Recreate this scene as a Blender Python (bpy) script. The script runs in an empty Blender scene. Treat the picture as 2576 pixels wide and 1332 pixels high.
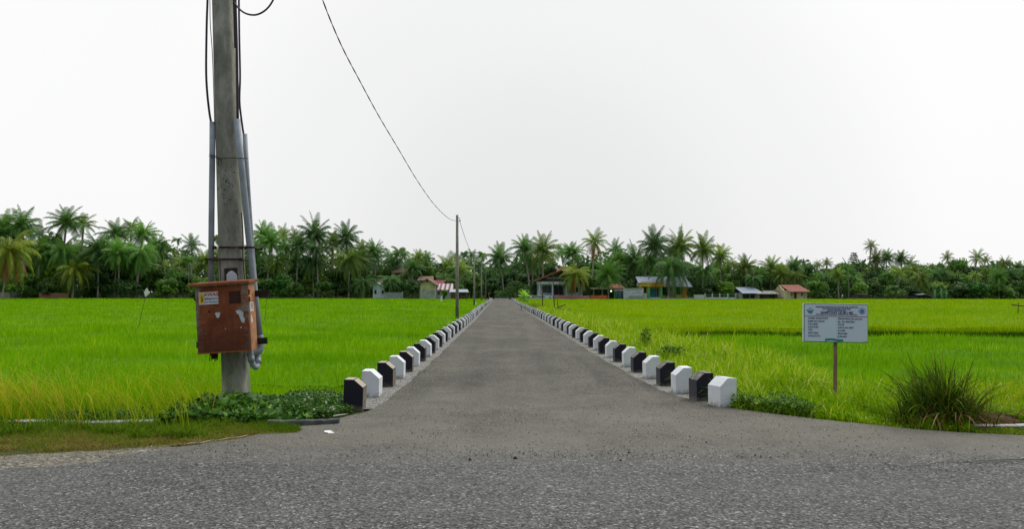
import bpy, math, random
import numpy as np
from mathutils import Vector, Matrix

S = bpy.context.scene
COL = S.collection
R = random.Random(7)
NR = np.random.default_rng(11)
rad = math.radians

# ---------------------------------------------------------------- camera
F = 2050.0            # focal length in pixels of a 2576 px wide picture
CX, CY = 1288.0, 666.0
CAMH = 1.6
PITCH = math.atan(69.0 / F)
cam = bpy.data.cameras.new('camera')
cam.sensor_width = 36.0
cam.lens = 36.0 * F / 2576.0
cam.clip_start = 0.1
cam.clip_end = 6000
camo = bpy.data.objects.new('camera', cam)
camo.location = (0, 0, CAMH)
camo.rotation_euler = (math.pi / 2 + PITCH, 0, 0)
COL.objects.link(camo)
S.camera = camo

# ---------------------------------------------------------------- sky, sun, exposure
w = bpy.data.worlds.new('World')
S.world = w
w.use_nodes = True
nt = w.node_tree
for n in list(nt.nodes):
    nt.nodes.remove(n)
SUN_EL, SUN_AZ = rad(52), rad(50)      # azimuth measured from +Y towards +X
out = nt.nodes.new('ShaderNodeOutputWorld')
bg = nt.nodes.new('ShaderNodeBackground')
bg.inputs['Strength'].default_value = 0.1
sky = nt.nodes.new('ShaderNodeTexSky')
sky.sky_type = 'NISHITA'
sky.sun_disc = False
sky.sun_elevation = SUN_EL
sky.sun_rotation = SUN_AZ
sky.dust_density = 4.0
hs = nt.nodes.new('ShaderNodeHueSaturation')
hs.inputs['Saturation'].default_value = 0.15
nt.links.new(sky.outputs[0], hs.inputs['Color'])
tc = nt.nodes.new('ShaderNodeTexCoord')
# bright high overcast: a slightly greyer patch of cloud ahead, duller cloud behind
dot = nt.nodes.new('ShaderNodeVectorMath'); dot.operation = 'DOT_PRODUCT'
dv = Vector((0.04, 1.0, 0.05)).normalized()
dot.inputs[1].default_value = dv
nt.links.new(tc.outputs['Generated'], dot.inputs[0])
cr = nt.nodes.new('ShaderNodeValToRGB')
cr.color_ramp.interpolation = 'EASE'
els = cr.color_ramp.elements
els[0].position = 0.0; els[0].color = (0.36, 0.40, 0.46, 1)
els[1].position = 1.0; els[1].color = (0.825, 0.83, 0.83, 1)
for p, c in ((0.40, (0.62, 0.65, 0.69)), (0.60, (0.95, 0.96, 0.97)), (0.78, (1.04, 1.04, 1.04)), (0.93, (1.0, 1.0, 1.0)), (0.975, (0.91, 0.912, 0.912))):
    e = els.new(p); e.color = (*c, 1)
mr = nt.nodes.new('ShaderNodeMapRange')
mr.inputs['From Min'].default_value = -1
nt.links.new(dot.outputs['Value'], mr.inputs[0])
rr = nt.nodes.new('ShaderNodeMapRange')
rr.inputs['From Min'].default_value = -0.6; rr.inputs['From Max'].default_value = 1.0
nt.links.new(dot.outputs['Value'], rr.inputs[0])
nt.links.new(rr.outputs[0], cr.inputs[0])
cn = nt.nodes.new('ShaderNodeTexNoise')
cn.inputs['Scale'].default_value = 1.6
nt.links.new(tc.outputs['Generated'], cn.inputs['Vector'])
sc1 = nt.nodes.new('ShaderNodeVectorMath'); sc1.operation = 'SCALE'
nt.links.new(cr.outputs[0], sc1.inputs[0])
nm = nt.nodes.new('ShaderNodeMapRange')
nm.inputs['To Min'].default_value = 9.7; nm.inputs['To Max'].default_value = 10.3
nt.links.new(cn.outputs[0], nm.inputs[0])
sxyz = nt.nodes.new('ShaderNodeSeparateXYZ'); nt.links.new(tc.outputs['Generated'], sxyz.inputs[0])
ze = nt.nodes.new('ShaderNodeMapRange')      # an overcast sky is brightest overhead
ze.inputs['From Min'].default_value = 0.36; ze.inputs['From Max'].default_value = 1.0
ze.inputs['To Min'].default_value = 1.0; ze.inputs['To Max'].default_value = 2.1
nt.links.new(sxyz.outputs[2], ze.inputs[0])
mu = nt.nodes.new('ShaderNodeMath'); mu.operation = 'MULTIPLY'
nt.links.new(nm.outputs[0], mu.inputs[0]); nt.links.new(ze.outputs[0], mu.inputs[1])
nt.links.new(mu.outputs[0], sc1.inputs['Scale'])
mx = nt.nodes.new('ShaderNodeMix'); mx.data_type = 'RGBA'
mx.inputs[0].default_value = 0.94
nt.links.new(hs.outputs[0], mx.inputs[6])
nt.links.new(sc1.outputs[0], mx.inputs[7])
nt.links.new(mx.outputs[2], bg.inputs[0])
nt.links.new(bg.outputs[0], out.inputs[0])

sl = bpy.data.lights.new('sun', 'SUN')
sl.energy = 1.5
sl.angle = rad(40)
sl.color = (1.0, 0.96, 0.9)
so = bpy.data.objects.new('sun', sl)
sd = Vector((math.cos(SUN_EL) * math.sin(SUN_AZ), math.cos(SUN_EL) * math.cos(SUN_AZ), math.sin(SUN_EL)))
so.rotation_euler = sd.to_track_quat('Z', 'Y').to_euler()
so.location = (0, 0, 30)
COL.objects.link(so)

S.view_settings.view_transform = 'Standard'
S.view_settings.look = 'None'
S.view_settings.exposure = 0.0
S.view_settings.gamma = 1.0

# ---------------------------------------------------------------- helpers
CT, ST = math.cos(PITCH), math.sin(PITCH)
def W(px, py, Y):
    """world point seen at a pixel (of the 2576 px wide picture) at depth Y"""
    u, v = (px - CX) / F, (CY - py) / F
    d = Y / (CT - v * ST)
    return Vector((u * d, Y, CAMH + (ST + v * CT) * d))

def tag(o, label=None, cat=None, group=None, kind=None):
    if label: o['label'] = label
    if cat: o['category'] = cat
    if group: o['group'] = group
    if kind: o['kind'] = kind
    return o

def empty(name, loc=(0, 0, 0), rz=0.0, label=None, cat=None, group=None):
    o = bpy.data.objects.new(name, None)
    o.empty_display_size = 0.2
    o.location = loc
    o.rotation_euler = (0, 0, rz)
    COL.objects.link(o)
    return tag(o, label, cat, group)

class MB:
    """mesh collector: verts, faces, material slot per face"""
    def __init__(s, M=None):
        s.v, s.f, s.m, s.M, s.mi = [], [], [], M, 0
    def add(s, vs, fs):
        b = len(s.v)
        if s.M is not None:
            vs = [s.M @ Vector(p) for p in vs]
        s.v += [tuple(p) for p in vs]
        s.f += [tuple(b + i for i in f) for f in fs]
        s.m += [s.mi] * len(fs)
        return s
    def box(s, x0, x1, y0, y1, z0, z1, faces='all'):
        vs = [(x0, y0, z0), (x1, y0, z0), (x1, y1, z0), (x0, y1, z0), (x0, y0, z1), (x1, y0, z1), (x1, y1, z1), (x0, y1, z1)]
        return s.add(vs, [(0, 3, 2, 1), (4, 5, 6, 7), (0, 1, 5, 4), (1, 2, 6, 5), (2, 3, 7, 6), (3, 0, 4, 7)])
    def quad(s, a, b, c, d):
        return s.add([a, b, c, d], [(0, 1, 2, 3)])
    def prism(s, pts, y0, y1):
        """polygon in x,z extruded along y"""
        n = len(pts)
        vs = [(p[0], y0, p[1]) for p in pts] + [(p[0], y1, p[1]) for p in pts]
        fs = [tuple(range(n)), tuple(range(2 * n - 1, n - 1, -1))]
        fs += [(i, i + n, (i + 1) % n + n, (i + 1) % n) for i in range(n)]
        return s.add(vs, fs)
    def plate(s, pts, th):
        """planar polygon (3d points) given a thickness along its normal"""
        P = [Vector(p) for p in pts]
        nrm = (P[1] - P[0]).cross(P[2] - P[0]).normalized() * th
        n = len(P)
        fs = [tuple(range(n)), tuple(range(2 * n - 1, n - 1, -1))]
        fs += [(i, i + n, (i + 1) % n + n, (i + 1) % n) for i in range(n)]
        return s.add(P + [p - nrm for p in P], fs)
    def tube(s, pts, rs, n=10, cap=True):
        P = [Vector(p) for p in pts]
        if not hasattr(rs, '__len__'): rs = [rs] * len(P)
        up = None
        vs, fs = [], []
        for i, p in enumerate(P):
            t = (P[min(i + 1, len(P) - 1)] - P[max(i - 1, 0)]).normalized()
            if up is None:
                a = Vector((1, 0, 0)) if abs(t.x) < 0.9 else Vector((0, 1, 0))
                up = (a - t * a.dot(t)).normalized()
            else:
                up = (up - t * up.dot(t)).normalized()
            bi = t.cross(up)
            for k in range(n):
                an = 2 * math.pi * k / n
                vs.append(p + (up * math.cos(an) + bi * math.sin(an)) * rs[i])
        for i in range(len(P) - 1):
            for k in range(n):
                k2 = (k + 1) % n
                fs.append((i * n + k, i * n + k2, (i + 1) * n + k2, (i + 1) * n + k))
        if cap:
            fs.append(tuple(range(n - 1, -1, -1)))
            fs.append(tuple((len(P) - 1) * n + k for k in range(n)))
        return s.add(vs, fs)
    def mesh(s, name, mats, smooth=False, bevel=0):
        me = bpy.data.meshes.new(name)
        me.from_pydata(s.v, [], s.f)
        for m in (mats if isinstance(mats, (list, tuple)) else [mats]):
            me.materials.append(m)
        me.polygons.foreach_set('material_index', s.m)
        if smooth:
            me.polygons.foreach_set('use_smooth', [True] * len(s.f))
        me.update()
        return me
    def build(s, name, mats, parent=None, smooth=False, loc=None, bevel=0):
        o = bpy.data.objects.new(name, s.mesh(name, mats, smooth))
        COL.objects.link(o)
        if parent: o.parent = parent
        if loc is not None: o.location = loc
        if bevel:
            b = o.modifiers.new('bevel', 'BEVEL'); b.width = bevel; b.segments = 2
        return o

def np_mesh(name, V, T, mat, tint=None, Q=None):
    """mesh from numpy arrays: V (n,3), T (m,3) triangles, Q (k,4) quads; tint = float per vertex"""
    me = bpy.data.meshes.new(name)
    V = np.asarray(V, dtype=np.float32)
    parts, tot, st = [], [], 0
    nT = 0 if T is None else len(T)
    nQ = 0 if Q is None else len(Q)
    loops = np.concatenate([x for x in ((T.ravel() if nT else None), (Q.ravel() if nQ else None)) if x is not None]).astype(np.int32)
    me.vertices.add(len(V)); me.vertices.foreach_set('co', V.ravel())
    me.loops.add(len(loops)); me.loops.foreach_set('vertex_index', loops)
    me.polygons.add(nT + nQ)
    starts = np.concatenate([np.arange(nT) * 3, nT * 3 + np.arange(nQ) * 4]).astype(np.int32)
    me.polygons.foreach_set('loop_start', starts)
    me.update(calc_edges=True)
    if tint is not None:
        a = me.attributes.new('tint', 'FLOAT', 'POINT')
        a.data.foreach_set('value', np.asarray(tint, dtype=np.float32))
    me.materials.append(mat)
    me.validate()
    return me

def link(name, me, parent=None, loc=(0, 0, 0)):
    o = bpy.data.objects.new(name, me)
    o.location = loc
    COL.objects.link(o)
    if parent: o.parent = parent
    return o

# ---------------------------------------------------------------- materials
def base_mat(name, rough=0.8, spec=0.3):
    m = bpy.data.materials.new(name)
    m.use_nodes = True
    b = m.node_tree.nodes['Principled BSDF']
    b.inputs['Roughness'].default_value = rough
    b.inputs['Specular IOR Level'].default_value = spec
    return m, m.node_tree, b

def N(nt, t, **kw):
    n = nt.nodes.new(t)
    for k, v in kw.items(): setattr(n, k, v)
    return n

def ramp(nt, src, stops, interp='LINEAR'):
    r = N(nt, 'ShaderNodeValToRGB')
    r.color_ramp.interpolation = interp
    e = r.color_ramp.elements
    while len(e) > 1: e.remove(e[-1])
    e[0].position, e[0].color = stops[0][0], (*stops[0][1], 1)
    for p, c in stops[1:]:
        q = e.new(p); q.color = (*c, 1)
    nt.links.new(src, r.inputs[0])
    return r.outputs[0]

def noise(nt, scale, detail=4, coord='Object', stretch=None, rough=0.6, dist=0.0):
    t = N(nt, 'ShaderNodeTexCoord')
    src = t.outputs[coord]
    if stretch:
        mp = N(nt, 'ShaderNodeMapping'); mp.inputs['Scale'].default_value = stretch
        nt.links.new(src, mp.inputs[0]); src = mp.outputs[0]
    n = N(nt, 'ShaderNodeTexNoise')
    n.inputs['Scale'].default_value = scale
    n.inputs['Detail'].default_value = detail
    n.inputs['Roughness'].default_value = rough
    n.inputs['Distortion'].default_value = dist
    nt.links.new(src, n.inputs['Vector'])
    return n.outputs[0]

def mixc(nt, fac, a, b, mode='MIX'):
    m = N(nt, 'ShaderNodeMix', data_type='RGBA', blend_type=mode)
    for i, x in ((0, fac), (6, a), (7, b)):
        if isinstance(x, (int, float)): m.inputs[i].default_value = x
        elif isinstance(x, (tuple, list)): m.inputs[i].default_value = (*x, 1) if len(x) == 3 else x
        else: nt.links.new(x, m.inputs[i])
    return m.outputs[2]

def bump(nt, b, h, strength=0.4, dist=0.02):
    n = N(nt, 'ShaderNodeBump')
    n.inputs['Strength'].default_value = strength
    n.inputs['Distance'].default_value = dist
    nt.links.new(h, n.inputs['Height'])
    nt.links.new(n.outputs[0], b.inputs['Normal'])

def simple(name, col, rough=0.8, var=0.25, scale=6.0, spec=0.3, bmp=0.2, metal=0.0, dirt=None):
    m, nt, b = base_mat(name, rough, spec)
    f = noise(nt, scale)
    lo = tuple(c * (1 - var) for c in col); hi = tuple(min(1, c * (1 + var)) for c in col)
    c = ramp(nt, f, [(0.3, lo), (0.7, hi)])
    if dirt:
        g = noise(nt, scale * 0.35, 6, rough=0.7)
        k = ramp(nt, g, [(0.5, (0, 0, 0)), (0.68, (1, 1, 1))])
        c = mixc(nt, k, c, dirt)
    nt.links.new(c, b.inputs['Base Color'])
    b.inputs['Metallic'].default_value = metal
    if bmp: bump(nt, b, noise(nt, scale * 8), bmp, 0.01)
    return m

def leafy(name, stops, trans=0.35, rough=0.55, objcol=False, pos=None, spec=0.3):
    """foliage: colour from the per-blade 'tint' attribute, partly translucent"""
    m, nt, b = base_mat(name, rough, spec)
    a = N(nt, 'ShaderNodeAttribute', attribute_name='tint')
    c = ramp(nt, a.outputs['Fac'], stops)
    if pos:
        g = N(nt, 'ShaderNodeNewGeometry')
        mp = N(nt, 'ShaderNodeMapping'); mp.inputs['Scale'].default_value = pos[0]
        nt.links.new(g.outputs['Position'], mp.inputs[0])
        nz = N(nt, 'ShaderNodeTexNoise'); nz.inputs['Scale'].default_value = 1.0; nz.inputs['Detail'].default_value = 3
        nt.links.new(mp.outputs[0], nz.inputs['Vector'])
        c2 = ramp(nt, nz.outputs[0], pos[1])
        c = mixc(nt, 1.0, c, c2, 'MULTIPLY')
    if objcol:
        oi = N(nt, 'ShaderNodeObjectInfo')
        c = mixc(nt, 1.0, c, oi.outputs['Color'], 'MULTIPLY')
    nt.links.new(c, b.inputs['Base Color'])
    tr = N(nt, 'ShaderNodeBsdfTranslucent')
    nt.links.new(c, tr.inputs[0])
    ms = N(nt, 'ShaderNodeMixShader'); ms.inputs[0].default_value = trans
    nt.links.new(b.outputs[0], ms.inputs[1]); nt.links.new(tr.outputs[0], ms.inputs[2])
    nt.links.new(ms.outputs[0], nt.nodes['Material Output'].inputs[0])
    return m

# asphalt ---------------------------------------------------------
def asphalt_col(nt, base, dark, light, cell, contrast, dust=None, patch=(0.85, 1.12), tarry=None, pdark=0.3, smooth=None):
    t = N(nt, 'ShaderNodeTexCoord')
    nz = N(nt, 'ShaderNodeTexNoise'); nz.inputs['Scale'].default_value = cell * 0.6; nz.inputs['Detail'].default_value = 2
    nt.links.new(t.outputs['Object'], nz.inputs['Vector'])
    off = N(nt, 'ShaderNodeVectorMath', operation='MULTIPLY_ADD')
    off.inputs[1].default_value = (0.6 / cell,) * 3
    nt.links.new(nz.outputs['Color'], off.inputs[0]); nt.links.new(t.outputs['Object'], off.inputs[2])
    vo = N(nt, 'ShaderNodeTexVoronoi'); vo.inputs['Scale'].default_value = cell
    nt.links.new(off.outputs[0], vo.inputs['Vector'])
    sx = N(nt, 'ShaderNodeSeparateColor'); nt.links.new(vo.outputs['Color'], sx.inputs[0])
    c = ramp(nt, sx.outputs[0], [(0.0, tuple(x * .55 for x in dark)), (pdark, dark), (pdark + .15, base), (0.80, base), (0.93, light), (1.0, tuple(x * contrast for x in light))])
    fine = noise(nt, cell * 1.7, 3)
    c = mixc(nt, 0.6, c, ramp(nt, fine, [(0.35, (0.5, 0.5, 0.5)), (0.7, (1.45, 1.45, 1.45))]), 'MULTIPLY')
    big = noise(nt, 0.35, 5, stretch=(1, 0.6, 1), rough=0.65)
    c = mixc(nt, 1.0, c, ramp(nt, big, [(0.3, (patch[0],) * 3), (0.7, (patch[1],) * 3)]), 'MULTIPLY')
    mid = noise(nt, 2.2, 5, rough=0.7)
    c = mixc(nt, 1.0, c, ramp(nt, mid, [(0.35, (0.86,) * 3), (0.65, (1.12,) * 3)]), 'MULTIPLY')
    if smooth:      # worn areas where the stones are covered by fines
        d = noise(nt, 0.28, 5, rough=0.6, stretch=(0.5, 1.5, 1), dist=0.5)
        c = mixc(nt, ramp(nt, d, [(0.38, (0.05, 0.05, 0.05)), (0.66, (0.42, 0.42, 0.42))]), c, smooth)
    if dust:
        d = noise(nt, 0.5, 6, rough=0.7, dist=0.4)
        c = mixc(nt, ramp(nt, d, [(0.42, (0, 0, 0)), (0.7, (0.7, 0.7, 0.7))]), c, dust)
    if tarry:
        d = noise(nt, 1.3, 6, rough=0.75, stretch=(0.35, 1.3, 1), dist=0.3)
        c = mixc(nt, ramp(nt, d, [(0.58, (0, 0, 0)), (0.72, (0.6, 0.6, 0.6))]), c, tarry)
    return c, vo.outputs['Distance']
COARSE = dict(base=(0.110, 0.110, 0.103), dark=(0.036, 0.036, 0.033), light=(0.185, 0.185, 0.173), cell=54, contrast=2.0, patch=(0.84, 1.14), pdark=0.34, smooth=(0.122, 0.120, 0.110))
def asphalt(name, **k):
    m, nt, b = base_mat(name, 0.85, 0.25)
    c, h = asphalt_col(nt, **k)
    nt.links.new(c, b.inputs['Base Color'])
    bump(nt, b, h, 1.0, 0.5 / k['cell'])
    return m
M = {}
M['main_asphalt'] = asphalt('coarse_asphalt', **COARSE)
m, nt, b = base_mat('smooth_asphalt', 0.85, 0.25)
c1, h1 = asphalt_col(nt, (0.096, 0.089, 0.071), (0.050, 0.046, 0.036), (0.142, 0.132, 0.106), 70, 1.9, patch=(0.74, 1.2), tarry=(0.050, 0.047, 0.039))
trk = noise(nt, 1.0, 5, stretch=(1.7, 0.09, 1), rough=0.6)        # faint wheel tracks along the lane
c1 = mixc(nt, 1.0, c1, ramp(nt, trk, [(0.35, (0.80, 0.80, 0.79)), (0.62, (1.18, 1.17, 1.15))]), 'MULTIPLY')
gd = N(nt, 'ShaderNodeNewGeometry'); sd_ = N(nt, 'ShaderNodeSeparateXYZ'); nt.links.new(gd.outputs['Position'], sd_.inputs[0])
md_ = N(nt, 'ShaderNodeMapRange'); md_.inputs['From Min'].default_value = 14.5; md_.inputs['From Max'].default_value = 10.0; md_.inputs['To Max'].default_value = 0.26
nt.links.new(sd_.outputs[1], md_.inputs[0])
sm_ = N(nt, 'ShaderNodeMath', operation='ADD'); nt.links.new(md_.outputs[0], sm_.inputs[0]); nt.links.new(noise(nt, 0.55, 7, rough=0.72, dist=0.4), sm_.inputs[1])
c1 = mixc(nt, ramp(nt, sm_.outputs[0], [(0.48, (0, 0, 0)), (0.90, (0.7, 0.7, 0.7))]), c1, (0.176, 0.165, 0.133))   # dust carried out at the junction
c2, h2 = asphalt_col(nt, **COARSE)
g = N(nt, 'ShaderNodeNewGeometry'); sp = N(nt, 'ShaderNodeSeparateXYZ'); nt.links.new(g.outputs['Position'], sp.inputs[0])
ad = N(nt, 'ShaderNodeMath', operation='MULTIPLY_ADD'); ad.inputs[1].default_value = 1.5
nt.links.new(noise(nt, 1.3, 8, rough=0.8, stretch=(0.5, 1.2, 1)), ad.inputs[0]); nt.links.new(sp.outputs[1], ad.inputs[2])
fac = ramp(nt, ad.outputs[0], [(0.0, (0, 0, 0)), (1.0, (1, 1, 1))])
mr_ = N(nt, 'ShaderNodeMapRange'); mr_.inputs['From Min'].default_value = 8.2; mr_.inputs['From Max'].default_value = 9.6
nt.links.new(ad.outputs[0], mr_.inputs[0])
gr = noise(nt, 38, 3, rough=0.6)                 # sparse loose grains pressed into the surface
c1 = mixc(nt, ramp(nt, gr, [(0.66, (0, 0, 0)), (0.71, (0.8, 0.8, 0.8))]), c1, (0.045, 0.042, 0.036))
c = mixc(nt, mr_.outputs[0], c2, c1)
nt.links.new(c, b.inputs['Base Color'])
hm_ = mixc(nt, mr_.outputs[0], h2, h1)
bump(nt, b, hm_, 0.95, 0.008)
M['side_asphalt'] = m
M['gravel_soil'] = asphalt('gravel_shoulder', base=(0.17, 0.155, 0.12), dark=(0.075, 0.068, 0.052), light=(0.28, 0.26, 0.21), cell=38, contrast=1.5, dust=(0.20, 0.175, 0.13))

m, nt, b = base_mat('soil', 0.95, 0.1)
c = ramp(nt, noise(nt, 1.2, 6), [(0.3, (0.035, 0.045, 0.012)), (0.6, (0.07, 0.075, 0.02)), (0.8, (0.11, 0.09, 0.045))])
nt.links.new(c, b.inputs['Base Color']); bump(nt, b, noise(nt, 20), 0.6, 0.03)
M['soil'] = m
M['field_soil'] = simple('wet_field_soil', (0.03, 0.05, 0.012), 0.9, 0.3, 2.0)

m, nt, b = base_mat('edge_concrete', 0.9, 0.2)
c = ramp(nt, noise(nt, 9, 6, rough=0.7), [(0.3, (0.15, 0.143, 0.125)), (0.7, (0.30, 0.29, 0.265))])
d = noise(nt, 28, 3, rough=0.6)
c = mixc(nt, ramp(nt, d, [(0.54, (0, 0, 0)), (0.60, (0.9, 0.9, 0.9))]), c, (0.035, 0.032, 0.028))
nt.links.new(c, b.inputs['Base Color']); bump(nt, b, d, 0.6, 0.01)
M['edge_concrete'] = m

def paint(name, col, worn, amount, scale=7):
    m, nt, b = base_mat(name, 0.75, 0.25)
    c = ramp(nt, noise(nt, 5, 4), [(0.3, tuple(x * 0.88 for x in col)), (0.7, col)])
    k = noise(nt, scale, 7, rough=0.75)
    c = mixc(nt, ramp(nt, k, [(amount, (0, 0, 0)), (amount + 0.09, (1, 1, 1))]), c, worn)
    tcx = N(nt, 'ShaderNodeTexCoord'); spz = N(nt, 'ShaderNodeSeparateXYZ'); nt.links.new(tcx.outputs['Object'], spz.inputs[0])
    oi = N(nt, 'ShaderNodeObjectInfo')
    va = N(nt, 'ShaderNodeVectorMath', operation='MULTIPLY_ADD'); va.inputs[1].default_value = (9, 9, 9)
    cmb = N(nt, 'ShaderNodeCombineXYZ'); nt.links.new(oi.outputs['Random'], cmb.inputs[0]); nt.links.new(oi.outputs['Random'], cmb.inputs[1])
    nt.links.new(cmb.outputs[0], va.inputs[0]); nt.links.new(tcx.outputs['Object'], va.inputs[2])
    n2 = N(nt, 'ShaderNodeTexNoise'); n2.inputs['Scale'].default_value = 11; n2.inputs['Detail'].default_value = 6; n2.inputs['Roughness'].default_value = .75
    nt.links.new(va.outputs[0], n2.inputs['Vector'])
    mz = N(nt, 'ShaderNodeMath', operation='MULTIPLY_ADD'); mz.inputs[1].default_value = -3.6
    nt.links.new(spz.outputs[2], mz.inputs[0]); nt.links.new(n2.outputs[0], mz.inputs[2])
    c = mixc(nt, ramp(nt, mz.outputs[0], [(0.26, (0, 0, 0)), (0.52, (0.75, 0.75, 0.75))]), c, (0.17, 0.145, 0.11))     # mud splashed on the foot
    n3 = ramp(nt, n2.outputs[0], [(0.66, (0, 0, 0)), (0.70, (0.8, 0.8, 0.8))])
    c = mixc(nt, n3, c, worn)                                                                                        # chipped paint, different on each block
    nt.links.new(c, b.inputs['Base Color'])
    bump(nt, b, noise(nt, 45, 3), 0.35, 0.006)
    return m
M['white_paint'] = paint('white_paint', (0.74, 0.755, 0.77), (0.40, 0.39, 0.36), 0.70)
M['black_paint'] = paint('black_paint', (0.016, 0.015, 0.024), (0.08, 0.075, 0.07), 0.70)
M['black_worn'] = paint('black_paint_dusty', (0.12, 0.11, 0.10), (0.30, 0.27, 0.22), 0.50, 9)
M['black_bare'] = paint('black_paint_peeled', (0.42, 0.36, 0.28), (0.20, 0.16, 0.12), 0.56, 9)
M['black_side'] = paint('black_paint_faded_side', (0.055, 0.05, 0.062), (0.13, 0.12, 0.11), 0.62, 9)
M['bare_side'] = paint('peeled_side', (0.20, 0.165, 0.125), (0.08, 0.065, 0.05), 0.55, 9)

# big pole concrete: mottled grey green, stains
m, nt, b = base_mat('weathered_concrete', 0.9, 0.15)
c = ramp(nt, noise(nt, 3.0, 8, stretch=(1, 1, 0.35), rough=0.7), [(0.30, (0.10, 0.108, 0.08)), (0.5, (0.24, 0.24, 0.195)), (0.68, (0.44, 0.42, 0.36))])
k = noise(nt, 14, 6, rough=0.75, stretch=(1, 1, 0.6))
c = mixc(nt, ramp(nt, k, [(0.60, (0, 0, 0)), (0.70, (0.85, 0.85, 0.85))]), c, (0.045, 0.045, 0.035))
k = noise(nt, 34, 3, rough=0.6)
c = mixc(nt, ramp(nt, k, [(0.68, (0, 0, 0)), (0.74, (0.6, 0.6, 0.6))]), c, (0.30, 0.29, 0.26))
nt.links.new(c, b.inputs['Base Color']); bump(nt, b, noise(nt, 60, 5), 0.5, 0.008)
M['pole_concrete'] = m
m, nt, b = base_mat('far_pole_concrete', 0.9, 0.15)
c = ramp(nt, noise(nt, 5.0, 6, stretch=(1, 1, 0.3)), [(0.3, (0.13, 0.13, 0.10)), (0.7, (0.30, 0.285, 0.24))])
nt.links.new(c, b.inputs['Base Color'])
M['far_pole'] = m

# rust
m, nt, b = base_mat('rusty_paint', 0.75, 0.25)
c = ramp(nt, noise(nt, 3.5, 8, rough=0.7), [(0.28, (0.11, 0.032, 0.012)), (0.5, (0.24, 0.072, 0.025)), (0.72, (0.33, 0.125, 0.05))])
k = noise(nt, 30, 4, rough=0.7)
c = mixc(nt, ramp(nt, k, [(0.63, (0, 0, 0)), (0.70, (0.9, 0.9, 0.9))]), c, (0.055, 0.018, 0.01))
nt.links.new(c, b.inputs['Base Color']); bump(nt, b, k, 0.5, 0.006)
M['rust'] = m
m, nt, b = base_mat('rusty_paint_patchy', 0.75, 0.25)
g = N(nt, 'ShaderNodeTexCoord'); sp = N(nt, 'ShaderNodeSeparateXYZ'); nt.links.new(g.outputs['Object'], sp.inputs[0])
ab = N(nt, 'ShaderNodeMath', operation='ABSOLUTE'); nt.links.new(sp.outputs[0], ab.inputs[0])
nz = noise(nt, 4.5, 7, rough=0.75)
ad = N(nt, 'ShaderNodeMath', operation='MULTIPLY_ADD'); ad.inputs[1].default_value = 1.15; nt.links.new(ab.outputs[0], ad.inputs[0]); nt.links.new(nz, ad.inputs[2])
grey = ramp(nt, ad.outputs[0], [(0.82, (0, 0, 0)), (0.93, (0.85, 0.85, 0.85))])
c = ramp(nt, noise(nt, 3.2, 8, rough=0.72), [(0.28, (0.075, 0.020, 0.010)), (0.48, (0.19, 0.050, 0.018)), (0.75, (0.31, 0.105, 0.045))])
c = mixc(nt, grey, c, (0.22, 0.215, 0.16))
k0 = noise(nt, 2.6, 8, rough=0.8, stretch=(1, 1, 0.8))
c = mixc(nt, ramp(nt, k0, [(0.60, (0, 0, 0)), (0.68, (0.6, 0.6, 0.6))]), c, (0.26, 0.20, 0.13))
zz_ = N(nt, 'ShaderNodeMath', operation='MULTIPLY_ADD'); zz_.inputs[1].default_value = -0.75
nt.links.new(sp.outputs[2], zz_.inputs[0]); nt.links.new(noise(nt, 5, 7, rough=0.75), zz_.inputs[2])
c = mixc(nt, ramp(nt, zz_.outputs[0], [(0.12, (0, 0, 0)), (0.42, (0.75, 0.75, 0.75))]), c, (0.085, 0.024, 0.013))
k = noise(nt, 26, 5, rough=0.75)
c = mixc(nt, ramp(nt, k, [(0.59, (0, 0, 0)), (0.69, (0.9, 0.9, 0.9))]), c, (0.055, 0.016, 0.01))
nt.links.new(c, b.inputs['Base Color']); bump(nt, b, k, 0.5, 0.006)
M['rust_front'] = m
M['dark_rust'] = simple('dark_rusted_window', (0.045, 0.016, 0.011), 0.8, 0.4, 14)
M['rust_side'] = simple('orange_primer_side', (0.42, 0.19, 0.085), 0.75, 0.3, 7, dirt=(0.10, 0.035, 0.02))
M['iron'] = simple('dark_iron', (0.018, 0.014, 0.013), 0.7, 0.4, 16, dirt=(0.10, 0.04, 0.02))
M['pvc'] = simple('grey_plastic_pipe', (0.27, 0.305, 0.34), 0.5, 0.1, 4, spec=0.4, bmp=0.05, dirt=(0.16, 0.17, 0.17))
M['cable'] = simple('dark_cable', (0.035, 0.022, 0.038), 0.5, 0.2, 3, spec=0.4, bmp=0)
M['thin_cable'] = simple('thin_dark_wire', (0.03, 0.03, 0.028), 0.6, 0.2, 3, bmp=0)
M['twist_cable'] = simple('twisted_wire', (0.06, 0.06, 0.06), 0.6, 0.2, 3, bmp=0)
M['paper'] = simple('torn_paper', (0.50, 0.54, 0.58), 0.9, 0.15, 12, bmp=0.1, dirt=(0.35, 0.36, 0.36))
M['sticker'] = simple('sticker_white', (0.60, 0.62, 0.62), 0.5, 0.06, 12, bmp=0)
M['sticker_yellow'] = simple('sticker_yellow', (0.62, 0.42, 0.035), 0.5, 0.1, 12, bmp=0)
M['red_ink'] = simple('red_ink', (0.42, 0.06, 0.04), 0.6, 0.05, 5, bmp=0)
M['blue_ink'] = simple('blue_ink', (0.05, 0.13, 0.30), 0.6, 0.05, 5, bmp=0)
M['sign_face'] = simple('sign_face', (0.58, 0.66, 0.76), 0.5, 0.04, 3, bmp=0.05)
M['sign_edge'] = simple('sign_edge', (0.70, 0.74, 0.70), 0.6, 0.1, 8)
M['sign_back'] = simple('sign_border', (0.02, 0.09, 0.075), 0.6, 0.1, 8, bmp=0)
M['sign_ink'] = simple('sign_ink', (0.035, 0.05, 0.13), 0.6, 0.05, 5, bmp=0)
M['sign_red'] = simple('sign_red_line', (0.34, 0.03, 0.10), 0.6, 0.05, 5, bmp=0)
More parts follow.
